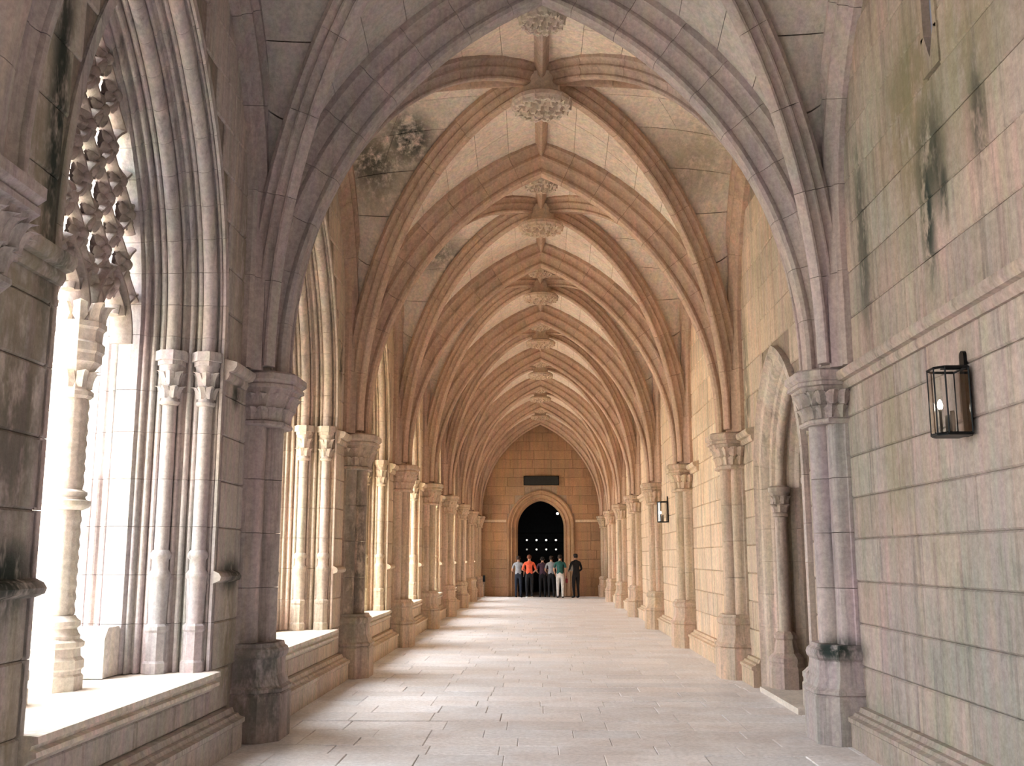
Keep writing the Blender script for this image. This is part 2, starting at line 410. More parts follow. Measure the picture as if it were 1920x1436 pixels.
for b in range(-2, 8):
    for key in CELLS:
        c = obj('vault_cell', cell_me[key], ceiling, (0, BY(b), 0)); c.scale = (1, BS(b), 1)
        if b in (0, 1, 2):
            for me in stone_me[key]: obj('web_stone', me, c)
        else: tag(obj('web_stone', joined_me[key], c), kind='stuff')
roof_light_block = MB().box(-4.3, XW + 1.2, -5.4, YF + 0.2, 7.95, 8.15).build('roof_light_block', 'mortar'); tag(roof_light_block, 'unseen slab added over the vaults to keep skylight out', kind='structure')  # unseen slab added to stop sky light leaking in above the vault

# ---- right wall ----------------------------------------------------------------
PORT = Pointed(0.95, 2.45, 1.32)     # doorway in the right wall, bay 1
wr = MB()
for b in range(-2, 8):
    yc = BY(b); HB = SP * BS(b) / 2
    if b == 1: arch_wall(wr, PORT, 0.30, SP / 2, 0, 7.95, lambda u, z: (XW + 0.02, BY(1) + u, z))
    elif b == 0:
        ys, ww, zb = 6.78, 0.085, 5.30      # slit window
        for (a0, a1, c0, c1) in ((yc - HB, ys - ww, 0, 7.95), (ys + ww, yc + HB, 0, 7.95), (ys - ww, ys + ww, 0, zb - .25), (ys - ww, ys + ww, 6.3, 7.95)):
            wr.add([(XW + .02, a0, c0), (XW + .02, a1, c0), (XW + .02, a1, c1), (XW + .02, a0, c1)], [(0, 1, 2, 3)])
    else: wr.add([(XW + .02, yc - SP / 2, 0), (XW + .02, yc + SP / 2, 0), (XW + .02, yc + SP / 2, 7.95), (XW + .02, yc - SP / 2, 7.95)], [(0, 1, 2, 3)])
wr.box(XW + 0.85, XW + 1.0, -5.2, YF, 0, 7.95)
wall_right = wr.build('wall_right', 'mortar'); tag(wall_right, 'weathered ashlar wall on the right of the gallery', kind='structure')
LENS = [0.56, 0.68, 0.8, 0.92]
def wall_rows(b, zlist, skip, rg):
    """blocks of one bay of the right wall as (y centre, z centre, L, H)"""
    out = []; yc = BY(b)
    for z0, z1 in zip(zlist[:-1], zlist[1:]):
        segs = skip(z0, z1)
        for a, c in segs:
            for x, L in fill_row(a, c, LENS, rg):
                um = x + L / 2
                if z0 > zw(min(abs(x), abs(x + L)) if x * (x + L) > 0 else 0) + 0.05: continue
                out.append((yc + um, (z0 + z1) / 2, round(L, 3), round(z1 - z0, 3)))
    return out
zl = [0.30 + 0.365 * i for i in range(9)] + [3.30 + 0.42 * i for i in range(1, 8)]
zl[8] = 3.30 - 0.08
rg = random.Random(21); wb = []
for b in range(-2, 8):
    H2 = SP * BS(b) / 2
    if b == 1:
        f = lambda z0, z1: [(-H2, -PORT.at(z0, 0.32)), (PORT.at(z0, 0.32), H2)] if z0 < PORT.apex(0.30) - .03 else [(-H2, H2)]
    elif b == 0:
        f = lambda z0, z1: [(-H2, 6.78 - BY(0) - .12), (6.78 - BY(0) + .12, H2)] if z1 > 5.0 else [(-H2, H2)]
    else: f = lambda z0, z1: [(-H2, H2)]
    wb += wall_rows(b, zl, f, rg)
def px_area(q):
    if q[0] < 5.0: return -1 + q[0] * 1e-3
    return q[2] * q[3] / q[0] ** 3
wb.sort(key=px_area, reverse=True)
rest = MB()
for i, (y_, z_, L, H) in enumerate(wb):
    dx = rg.uniform(-0.004, 0.004)
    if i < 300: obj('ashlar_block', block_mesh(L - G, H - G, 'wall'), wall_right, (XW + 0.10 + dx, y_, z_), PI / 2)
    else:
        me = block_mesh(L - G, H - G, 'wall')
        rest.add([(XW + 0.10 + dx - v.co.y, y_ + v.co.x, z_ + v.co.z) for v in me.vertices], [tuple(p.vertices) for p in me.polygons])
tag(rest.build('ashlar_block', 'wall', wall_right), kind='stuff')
def extrude_y(mb, prof, y0, y1):     # prof (x,z) closed
    return mb.loft([[(x, y0, z) for x, z in prof], [(x, y1, z) for x, z in prof]])
# plinth along the right wall and string course at capital height
def string_prof(xw, s, z):   # s=+1 right wall (projects to -x)
    P = [(-.03, -.10), (0.03, -.10), (0.05, -.06), (0.045, -.03), (0.085, -.02), (0.11, 0.02), (0.11, 0.055), (-.03, 0.09)]
    return [(xw - s * w, z + h) for w, h in P]
def plinth_prof(s):
    P = [(-.04, 0), (0.14, 0), (0.14, 0.20), (0.16, 0.215), (0.16, 0.25), (0.115, 0.262), (0.10, 0.285), (0.065, 0.29), (0.05, 0.33), (-.04, 0.335)]
    return [(s * (XW - w), h) for w, h in P]
bb = empty('baseboard_right', (XW, 0, 0)); bb.location = (0, 0, 0); tag(bb, 'moulded stone plinth along the right wall', kind='structure')
for k in range(-2, 8):
    if k == 1: spans = [(PY(1) + .3, BY(1) - 1.27), (BY(1) + 1.27, PY(2) - .3)]
    else: spans = [(PY(k) + .3, PY(k + 1) - .3)]
    for a, c in spans:
        n = max(1, round((c - a) / 1.4))
        for i in range(n):
            mb = MB(); extrude_y(mb, plinth_prof(1), a + (c - a) * i / n + .002, a + (c - a) * (i + 1) / n - .002); mb.build('plinth_stone', 'wall', bb, 40)
n = 1
for (a, c, lab) in ((-5.0, PY(0), None), (PY(0), PY(1) - .28, 'moulded stone string course above the near lantern'), (BY(1) + 1.30, PY(2) - .28, 'short moulded string course between the doorway arch and next pier'),
                    (PY(2) + .28, PY(2) + 1.15, 'broken stump of string course past the second right pier'), (PY(3) - 1.2, PY(3) - .28, 'string course fragment just before the third right pier'),
                    (PY(4) + .28, PY(5) - .28, 'string course high on the far right wall')):
    mb = MB(); extrude_y(mb, string_prof(XW, 1, 3.20), a, c); o = mb.build('trim_%d' % n, 'wall', None, 40); n += 1
    tag(o, lab or 'moulded string course on the right wall beside the camera', kind='structure')

# ---- left wall: arcade of traceried windows ------------------------------------
WIN = Pointed(1.50, 3.45, 2.66)
WO = Pointed(1.66, 3.45, 2.72)       # outer edge of the opening
XO = -4.15
wl = MB(); ol = MB()
for b in range(-2, 8):
    yc = WY(b)
    arch_wall(wl, WIN, 0.06, SP / 2, 0.66, 7.95, lambda u, z: (-XW - 0.02, yc + u, z), 16)
    arch_wall(wl, WO, 0.0, SP / 2, 0.40, 7.95, lambda u, z: (XO, yc + u, z), 16)
    wl.add([(-XW - .02, yc - SP / 2, 0), (-XW - .02, yc + SP / 2, 0), (-XW - .02, yc + SP / 2, .66), (-XW - .02, yc - SP / 2, .66)], [(0, 1, 2, 3)])
    wl.add([(XO, yc - SP / 2, -.5), (XO, yc + SP / 2, -.5), (XO, yc + SP / 2, .66), (XO, yc - SP / 2, .66)], [(0, 1, 2, 3)])
wl.add([(-XW - .02, PY(0) - .1, 0), (-XW - .02, WY(0) - SP / 2 + .02, 0), (-XW - .02, WY(0) - SP / 2 + .02, 7.95), (-XW - .02, PY(0) - .1, 7.95)], [(0, 1, 2, 3)])
for (ya, yb) in ((PY(1) - .12, PY(1) + .05), (PY(0) - .1, WY(0) - SP / 2 + .02)):
    wl.add([(XO, ya, -.5), (XO, yb, -.5), (XO, yb, 7.95), (XO, ya, 7.95)], [(0, 1, 2, 3)])
wl.add([(-XW - .02, PY(1) - .12, 0), (-XW - .02, PY(1) + .05, 0), (-XW - .02, PY(1) + .05, 7.95), (-XW - .02, PY(1) - .12, 7.95)], [(0, 1, 2, 3)])
wall_left = wl.build('wall_left', 'mortar'); tag(wall_left, 'arcaded stone wall on the left between gallery and courtyard', kind='structure')
zc = [0.68, 1.07, 1.46, 1.85, 2.24, 2.63, 2.98, 3.30]
for b in range(-1, 7):
    for s in (1, -1):
        for z0, z1 in zip(zc[:-1], zc[1:]):
            a = 1.53; L = SP / 2 - a
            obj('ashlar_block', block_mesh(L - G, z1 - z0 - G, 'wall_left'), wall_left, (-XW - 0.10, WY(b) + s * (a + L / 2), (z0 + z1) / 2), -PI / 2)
# spandrel stones above the springing, cut to the arch
for b in range(-1, 4):
    z0 = 3.30
    while z0 < 6.2:
        z1 = z0 + 0.40; a = WIN.at(z0, 0.09)
        for s in (1, -1):
            c = SP / 2
            if z0 > 4.2: c = 2.0
            if c - a > 0.25 and z0 < zw(a) + .1:
                for x, L in fill_row(a, c, [0.5, 0.62, 0.75], rg):
                    obj('ashlar_block', block_mesh(round(L, 3) - G, 0.40 - G, 'wall_left'), wall_left, (-XW - 0.10, WY(b) + s * (x + L / 2), (z0 + z1) / 2), -PI / 2)
        z0 = z1
# window profile: (offset outwards from the clear half-width at the tracery, x) ; closed with hidden back points
def roll(cx, cy, r, a0, a1, n=7): return arc(cx, cy, r, a0, a1, n)
def jamb_profile():
    """(e, x): e relative to WIN.hw (negative narrows the opening), x world; closed with hidden back points"""
    def bead(e, x, r, n=5): return [(e - r * math.sin(PI * i / n), x + r * math.cos(PI * i / n)) for i in range(n + 1)]
    P = [(0.08, -2.75), (0.0, -2.75), (-0.003, -2.772), (0.035, -2.785)] + bead(0.03, -2.80, .013) + [(0.05, -2.818)]
    P += [(0.045, -2.83)] + [(0.0 - 0.058 * math.sin(math.radians(t)), -2.885 + 0.058 * math.cos(math.radians(t))) for t in range(-20, 201, 24)] + [(0.045, -2.942)]
    P += bead(-.0, -2.965, .02) + [(-0.01, -2.99), (0.012, -3.0)] + bead(-.03, -3.025, .018) + [(-.01, -3.05), (-.02, -3.07)] + bead(-.05, -3.09, .014)
    P += [(-0.045, -3.11)] + [(-0.085 - 0.058 * math.sin(math.radians(t)), -3.165 + 0.058 * math.cos(math.radians(t))) for t in range(-20, 201, 24)] + [(-0.045, -3.222)]
    P += bead(-.10, -3.245, .02) + [(-0.10, -3.27), (-0.08, -3.285)] + bead(-.12, -3.31, .02) + [(-.11, -3.335), (-.11, -3.35)] + bead(-.16, -3.375, .016)
    P += [(-0.20, -3.41), (-0.20, -3.585), (-0.16, -3.60)] + bead(-.14, -3.63, .02) + [(-0.12, -3.655), (-0.115, -3.68)] + bead(-.125, -3.71, .024) + [(-0.10, -3.74), (-0.09, -3.77)]
    P += bead(-.075, -3.80, .026) + [(-0.04, -3.83), (-0.03, -3.88), (-0.05, -3.92)] + bead(-.01, -3.95, .026) + [(0.03, -3.99), (0.05, -4.04), (0.10, -4.07), (0.14, XO), (0.40, XO), (0.40, -2.9), (0.08, -2.9)]
    return P
JP = jamb_profile()
pieces = band_pieces(WIN, JP, 0.68, [0.68, 1.07, 1.46, 1.85, 2.24, 2.63, 2.98, 3.45], 11, lambda u, x, z: (x, u, z))
piece_me = [(k, q.mesh('jamb_stone' if k == 'jamb' else 'arch_stone', 'jamb', 35)) for k, q in pieces]
jj = MB()
for k, q in pieces: jj.add(q.v, q.f)
joined_jamb = jj.mesh('jamb_stone', 'jamb', 35)
# nook-shaft capitals and bases on the jamb
def leaf(mb, base, out, h, w, curl, n=5):
    """one curled acanthus-like leaf with lobed outline: front sheet + back sheet"""
    o = Vector(out).normalized(); up = Vector((0, 0, 1)); l = up.cross(o); B = Vector(base); fr = []
    for i in range(n + 1):
        t = i / n; y = h * (t - 0.18 * t ** 3); ob = curl * (t ** 2.2)
        if t > 0.85: y -= h * 0.10
        ww = w * (0.55 + 0.45 * math.sin(PI * min(1, t * 1.05))) * (1.12 if i % 2 else 0.86) * (0.6 if i == n else 1)
        for j in (-1, -0.45, 0, 0.45, 1):
            fr.append(B + up * y + l * (ww / 2 * j) + o * (ob + 0.28 * w * (1 - j * j) - (0.10 * w if abs(j) == 0.45 else 0)))
    k = len(fr); bk = [p - o * (0.02 + 0.15 * w) for p in fr]
    f = []
    for i in range(n):
        for j in range(4):
            a = i * 5 + j; f.append((a, a + 1, a + 6, a + 5)); f.append((k + a, k + a + 5, k + a + 6, k + a + 1))
    rim = [i * 5 for i in range(n + 1)] + [n * 5 + j for j in range(1, 5)] + [i * 5 + 4 for i in range(n - 1, -1, -1)] + [3, 2, 1]
    for a, b_ in zip(rim, rim[1:] + rim[:1]): f.append((a, k + a, k + b_, b_))
    mb.add(fr + bk, f)
def nook_capital(cx, cy):
    ab = MB()
    for (r, z0, z1) in ((0.105, 3.20, 3.24), (0.125, 3.24, 3.32)):
        ab.loft([[(cx + r * 1.08 * math.cos(a + PI / 8), cy + r * 1.08 * math.sin(a + PI / 8), z) for a in [PI / 4 * i for i in range(8)]] for z in (z0, z1)])
    bl = MB().lathe([(0.064, 2.86), (0.08, 2.87), (0.085, 2.89), (0.07, 2.905), (0.068, 2.95), (0.078, 3.10), (0.10, 3.20)], 14, (cx, cy, 0))
    lf = MB()
    for row, (z, h, r, n) in enumerate(((2.92, 0.14, 0.062, 7), (3.03, 0.16, 0.068, 7))):
        for i in range(n):
            a = 2 * PI * (i + row * .5) / n; leaf(lf, (cx + r * math.cos(a), cy + r * math.sin(a), z), (math.cos(a), math.sin(a), 0), h, 0.075, 0.055, 4)
    return ab, bl, lf
def nook_base(cx, cy):
    pl = MB()
    r8 = lambda r, z: [(cx + r * math.cos(PI / 8 + PI / 4 * i), cy + r * math.sin(PI / 8 + PI / 4 * i), z) for i in range(8)]
    pl.loft([r8(0.10, 0.68), r8(0.10, 0.76), r8(0.085, 0.78), r8(0.085, 1.0), r8(0.095, 1.02), r8(0.095, 1.05), r8(0.075, 1.07)])
    bs = MB().lathe([(0.074, 1.06), (0.07, 1.10), (0.078, 1.30), (0.082, 1.42), (0.09, 1.44), (0.09, 1.47), (0.068, 1.50), (0.066, 1.58), (0.085, 1.60), (0.085, 1.63), (0.064, 1.66)], 14, (cx, cy, 0))
    return pl, bs
NOOK = [(-2.885, 1.50), (-3.165, 1.415)]
nook_parts = {}
for s in (1, -1):
    for i, (x, d) in enumerate(NOOK):
        ab, bl, lf = nook_capital(x, s * d); pl, bs = nook_base(x, s * d)
        nook_parts[s, i] = dict(abacus=ab.mesh('abacus', 'jamb'), bell=bl.mesh('capital', 'jamb', 50), leaf=lf.mesh('carved_foliage', 'jamb', 40), plinth=pl.mesh('shaft_plinth', 'jamb'), base=bs.mesh('shaft_base', 'jamb', 45))
# outer jamb base block
def sill_prof():
    P = [(-4.30, .56), (-4.30, .63), (-4.15, .66), (-2.70, .685), (-2.66, .68), (-2.655, .645), (-2.69, .635), (-2.70, .61), (-2.665, .60), (-2.66, .575), (-2.705, .555), (-2.73, .53), (-2.76, .52), (-2.9, .50), (-4.0, .50)]
    return P
_sill = []
for i in range(3):
    mb = MB(); a = -1.53 + 1.02 * i; extrude_y(mb, sill_prof(), a + .002, a + 1.018); _sill.append(mb.mesh('sill_slab', 'column', 40))
# flat seat is paler stone
bp_mb = []
for i in range(4):
    a = -2.05 + 1.025 * i; mb = MB(); extrude_y(mb, plinth_prof(-1), a + .002, a + 1.023); bp_mb.append(mb.mesh('plinth_stone', 'wall_left', 40))
LEDGE = [(-XW + .03, 1.40), (-XW - .035 + .09, 1.41), (-XW + .065, 1.44), (-XW + .045, 1.47), (-XW - .02, 1.50), (-XW - .02, 1.38)]
# free-standing mullion columns with carved shafts
def column_meshes():
    d = {}
    r8 = lambda r, z: [(r * math.cos(PI / 8 + PI / 4 * i), r * math.sin(PI / 8 + PI / 4 * i), z) for i in range(8)]
    d['plinth'] = MB().loft([r8(.19, 0), r8(.19, .10), r8(.175, .115), r8(.175, .14), r8(.19, .155), r8(.19, .21), r8(.165, .235), r8(.16, .29), r8(.185, .305), r8(.185, .335), r8(.15, .36)]).mesh('column_plinth', 'column')
    d['base'] = MB().lathe([(.15, .35), (.155, .38), (.14, .40), (.128, .43), (.15, .45), (.15, .48), (.125, .50), (.112, .52)], 20).mesh('column_base', 'column', 40)
    def shaft(z0, z1):
        n, m = 28, int((z1 - z0) / 0.022); rings = []
        for i in range(m + 1):
            z = z0 + (z1 - z0) * i / m; ring = []
            for j in range(n):
                a = 2 * PI * j / n; k = math.sin(7 * a + 34 * z) * math.sin(7 * a - 34 * z)
                r = 0.092 + 0.018 * (0.5 + 0.5 * k) * (1 if 0 < i < m else 0); ring.append((r * math.cos(a), r * math.sin(a), z))
            rings.append(ring)
        return MB().loft(rings).mesh('carved_shaft', 'column', 70)
    d['lower'] = shaft(.51, 1.28)
    d['ring'] = MB().lathe([(.108, 1.27), (.15, 1.29), (.165, 1.31), (.165, 1.335), (.13, 1.345), (.12, 1.365), (.135, 1.38), (.135, 1.40), (.10, 1.42)], 20).mesh('shaft_ring', 'column', 40)
    d['upper'] = shaft(1.41, 2.10)
    d['capital'] = MB().loft([r8(.11, 2.09), r8(.13, 2.11), r8(.13, 2.14), r8(.105, 2.16), r8(.11, 2.28), r8(.15, 2.34), r8(.17, 2.36), r8(.17, 2.42), r8(.185, 2.44), r8(.185, 2.50), r8(.16, 2.52), r8(.17, 2.60), r8(.19, 2.62), r8(.19, 2.66)]).mesh('column_capital', 'column')
    lf = MB()
    for i in range(8):
        a = PI / 4 * i; leaf(lf, (.10 * math.cos(a), .10 * math.sin(a), 2.17), (math.cos(a), math.sin(a), 0), .17, .085, .06, 4)
        a += PI / 8; leaf(lf, (.15 * math.cos(a), .15 * math.sin(a), 2.66), (math.cos(a), math.sin(a), 0), .20, .11, .07, 4)
    d['leaf'] = lf.mesh('carved_foliage', 'column', 40)
    return d
CM = column_meshes()
# tracery net
def tracery():
    XT = -3.5; ribs = MB(); flowers = []; T = Pointed(1.30, 3.45, 2.50)
    def bar(pts, w, dpt):
        rings = []
        for i, p in enumerate(pts):
            a = Vector(pts[max(0, i - 1)]); c = Vector(pts[min(len(pts) - 1, i + 1)]); t = (c - a).normalized(); nx, nz = -t[1], t[0]
            prof = [(-w, -dpt * .45), (-w * .35, -dpt), (w * .35, -dpt), (w, -dpt * .45), (w, dpt * .45), (w * .35, dpt), (-w * .35, dpt), (-w, dpt * .45)]
            rings.append([(XT + d, p[0] + nx * o, p[1] + nz * o) for o, d in prof])
        ribs.loft(rings)
    # heads of the three lights
    for c in (-.79, 0, .79):
        hw = .36
        L = Pointed(hw, 3.34, .55)
        for s in (1, -1):
            bar([(c + s * L.arcpt(i / 8, 0)[0], L.arcpt(i / 8, 0)[1]) for i in range(9)], .035, .09)
            # cusps
            q = L.arcpt(.45); bar([(c + s * q[0], q[1]), (c + s * (q[0] - .10), q[1] - .02), (c + s * (q[0] - .13), q[1] - .10)], .022, .05)
            q = L.arcpt(.8); bar([(c + s * q[0], q[1]), (c + s * (q[0] - .03), q[1] - .10)], .02, .05)
    A, wl_ = .205, .86
    for k in range(-4, 5):
        for s in (1, -1):
            d0 = k * .41; pts = []; z = 3.55
            while z < 5.95:
                d = d0 + s * A * math.sin(2 * PI * (z - 3.55) / wl_ + (PI if k % 2 else 0) * 0 + PI / 2)
                if abs(d) < T.at(z) - .0: pts.append((d, z))
                else:
                    if len(pts) > 2: bar(pts, .028, .07)
                    pts = []
                z += .06
            if len(pts) > 2: bar(pts, .028, .07)
    # carved flowers and leaf knots in the meshes of the net
    i = 0
    z = 3.55 + wl_ / 4
    row = 0
    while z < 5.9:
        for k in range(-7, 8):
            d = k * .205
            if (k + row) % 2 == 0 and abs(d) < T.at(z) - .08: flowers.append((d, z))
        z += wl_ / 4; row += 1
    return ribs, flowers, XT
def flower_mb():
    mb = MB()
    for f in (1, -1):
        for i in range(5):
            a = 2 * PI * i / 5; c, s = math.cos(a), math.sin(a)
            P = []
            for (rr, ww, hh) in ((.02, .03, .05), (.07, .06, .075), (.115, .055, .05), (.14, .015, .02)):
                P.append([(f * hh * .4, (rr * c - ww * q * s), (rr * s + ww * q * c)) if q else (f * hh, rr * c, rr * s) for q in (-1, 0, 1)])
            v = [p for r in P for p in r]; mb.add(v, [(a_ * 3 + b_, a_ * 3 + b_ + 1, a_ * 3 + b_ + 4, a_ * 3 + b_ + 3) for a_ in range(3) for b_ in range(2)])
        mb.lathe([(.0, .0), (.0, .0)], 3) if False else None
    n = 8
    mb.loft([[(x, r * math.cos(2 * PI * i / n), r * math.sin(2 * PI * i / n)) for i in range(n)] for x, r in ((-.10, .015), (-.08, .045), (0, .055), (.08, .045), (.10, .015))])
    return mb
tr_ribs, FL, XT = tracery()
tr_me = tr_ribs.mesh('tracery_bars', 'tracery', 40); fmb = flower_mb(); fl_me = fmb.mesh('carved_flower', 'tracery', 50)
fj = MB()
for d, z in FL:
    a = (d * 7 + z * 3); ca, sa = math.cos(a), math.sin(a)
    fj.add([(x + XT, d + y * ca - q * sa, z + y * sa + q * ca) for x, y, q in fmb.v], fmb.f)
fl_joined = fj.mesh('carved_flower', 'tracery', 50)
for b in range(-2, 8):
    w = empty('window_%d' % (b + 3), (0, WY(b), 0)); tag(w, ('wide pointed traceried window bay, %s on the left from the camera' % ORD[b]) if b >= 0 else 'traceried window bay on the left beside or behind the camera', kind='structure')
    fine = -1 <= b < 4
    if fine:
        for k, me in piece_me: obj(me.name.split('.')[0], me, w)
    else: tag(obj('jamb_stone', joined_jamb, w), kind='stuff')
    for me in _sill: obj('sill_slab', me, w)
    if b >= -1:
        for me in bp_mb: obj('plinth_stone', me, w)
        a = -1.53
        for i in range(4):
            L = 3.06 / 4; obj('parapet_block', block_mesh(L - G, .52 - .335 - .002, 'wall_left'), w, (-XW - .10, a + L * (i + .5), (.335 + .52) / 2), -PI / 2)
        for s in (1, -1):
            obj('parapet_block', block_mesh(.52 - G, .345 - G, 'wall_left'), w, (-XW - .10, s * 1.79, .508), -PI / 2)
            mb = MB(); extrude_y(mb, LEDGE, s * 1.50, s * 2.08); mb.build('ledge', 'wall_left', w)
        for s in (1, -1):
            mb = MB(); extrude_y(mb, string_prof(-XW, -1, 3.20), s * 1.52, s * 2.10); mb.build('string_course', 'wall_left', w, 40)
        for s in (1, -1):
            y0_, y1_ = (1.02, 1.34) if s > 0 else (-1.34, -1.02)
            MB().loft([[(-3.66, y0_ + q, z), (-3.42, y0_ + q, z), (-3.42, y1_ - q, z), (-3.66, y1_ - q, z)] for q, z in ((0, .68), (0, .98), (.05, 1.05), (.07, 1.06))]).build('jamb_block', 'column', w)
        for key, d in nook_parts.items():
            base = obj('shaft_base', d['base'], w); obj('shaft_plinth', d['plinth'], base)
            cp = obj('capital', d['bell'], w); obj('abacus', d['abacus'], cp); obj('carved_foliage', d['leaf'], cp)
    if b < 0: continue
    for i, s in enumerate((1, -1)):
        c = empty('mullion_column', (-3.5, WY(b) + s * .395, .67))
        far = 'farther' if s > 0 else 'nearer'
        tag(c, 'pale carved mullion column, %s of the pair in the %s window from the camera' % (far, ORD[b]), 'column', 'mullion columns in the left windows')
        obj('column_plinth', CM['plinth'], c); obj('column_base', CM['base'], c); obj('carved_shaft', CM['lower'], c); obj('shaft_ring', CM['ring'], c)
        obj('carved_shaft', CM['upper'], c); cp = obj('column_capital', CM['capital'], c); obj('carved_foliage', CM['leaf'], cp)
    t = empty('window_tracery', (0, WY(b), 0)); tag(t, 'openwork stone tracery of foliage filling the head of the %s left window' % ORD[b], 'tracery', 'tracery screens in the left windows')
    obj('tracery_bars', tr_me, t)
    if b < 2:
        for d, z in FL:
            o = obj('carved_flower', fl_me, t, (XT, d, z)); o.rotation_euler = (d * 7 + z * 3, 0, 0)
    else: tag(obj('carved_flower', fl_joined, t), kind='stuff')

# ================================================================== PIERS (built for the left wall: projects to +x from the wall)
def half_oct(hw, wp, z): return [(-0.05, -hw, z), (wp * .58, -hw, z), (wp, -hw * .55, z), (wp, hw * .55, z), (wp * .58, hw, z), (-0.05, hw, z)]
def shaft_plan():
    P = [(-.05, -.31), (.03, -.31), (.035, -.285)]
    fl = [(.075 + .08 * math.sin(math.radians(t)), -.20 - .08 * math.cos(math.radians(t))) for t in range(-10, 111, 20)]
    P += fl + [(.145, -.105)]
    P += [(.165 + .11 * math.cos(math.radians(t)), .11 * math.sin(math.radians(t))) for t in range(-100, 101, 20)]
    P += [(.145, .105)] + [(x, -y) for x, y in reversed(fl)] + [(.035, .285), (.03, .31), (-.05, .31)]
    return P
SPN = shaft_plan()
pm = {}
pm['pier_plinth'] = MB().loft([half_oct(.36, .385, 0), half_oct(.36, .385, .39), half_oct(.345, .37, .41)]).mesh('pier_plinth', 'pier')
pm['pier_base'] = MB().loft([half_oct(.345, .37, .41), half_oct(.365, .395, .425), half_oct(.365, .395, .45), half_oct(.335, .365, .475), half_oct(.325, .35, .52), half_oct(.315, .335, .56), half_oct(.315, .33, .70),
                             half_oct(.335, .35, .725), half_oct(.34, .355, .76), half_oct(.335, .345, .79), half_oct(.315, .32, .81), half_oct(.315, .31, .84)]).mesh('pier_base', 'pier')
drums = [.84, 1.33, 1.82, 2.31, 2.81]
pm['drum'] = [MB().loft([[(x, y, z) for x, y in SPN] for z in (a + .0025, b - .0025)]).mesh('pier_drum', 'pier', 35) for a, b in zip(drums[:-1], drums[1:])]
pm['capital'] = MB().loft([half_oct(.315, .295, 2.80), half_oct(.335, .315, 2.815), half_oct(.335, .315, 2.84), half_oct(.31, .29, 2.855), half_oct(.32, .31, 2.97), half_oct(.35, .38, 3.14)]).mesh('pier_capital', 'pier')
pm['abacus'] = MB().loft([half_oct(.35, .38, 3.14), half_oct(.375, .41, 3.15), half_oct(.375, .41, 3.18), half_oct(.36, .395, 3.195), half_oct(.385, .43, 3.225), half_oct(.385, .43, 3.28), half_oct(.36, .40, 3.30)]).mesh('abacus', 'pier')
lf = MB()
path = [(.05, -.32, (0, -1)), (.15, -.32, (0, -1)), (.22, -.27, (.6, -.8)), (.27, -.20, (.8, -.6)), (.30, -.12, (1, -.1)), (.30, -.03, (1, 0))]
path += [(x, -y, (a, -b)) for x, y, (a, b) in reversed(path)]
for i, (x, y, o) in enumerate(path):
    leaf(lf, (x - .02 * o[0], y - .02 * o[1], 2.855), (o[0], o[1], 0), .16, .11, .06, 5)
    leaf(lf, (x + .01 * o[0], y + .04 + .01 * o[1], 2.97), (o[0], o[1], 0), .17, .12, .085, 5)
pm['leaf'] = lf.mesh('carved_foliage', 'pier', 40)
pier0 = empty('clustered_pier')
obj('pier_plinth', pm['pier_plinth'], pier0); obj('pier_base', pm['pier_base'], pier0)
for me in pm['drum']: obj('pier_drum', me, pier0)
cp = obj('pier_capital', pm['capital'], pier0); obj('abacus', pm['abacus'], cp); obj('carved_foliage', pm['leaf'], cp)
first = True
for k in range(0, 9):
    for s in (-1, 1):
        if s == 1 and k == 0: continue
        p = pier0 if first else copy_tree(pier0); first = False
        p.location = (s * XW, PY(k) - (0.25 if k == 8 else 0), 0); p.rotation_euler = (0, 0, 0 if s < 0 else PI)
        if s < 0:
            lab = 'clustered stone pier with leafy capital at the left edge beside the camera' if k == 0 else ('clustered stone pier with leafy capital on the arcade side, %s from the camera' % ORD[k - 1]) if k < 8 else 'clustered stone pier in the far left corner of the gallery'
        else:
            lab = ('clustered stone pier on the right wall just before the pointed doorway', 'clustered stone pier on the right wall just past the pointed doorway')[k - 1] if k < 3 else ('clustered stone pier on the right wall, %s from the camera' % ORD[k - 1]) if k < 8 else 'clustered stone pier in the far right corner of the gallery'
        tag(p, lab, 'pier', 'clustered piers along the gallery')

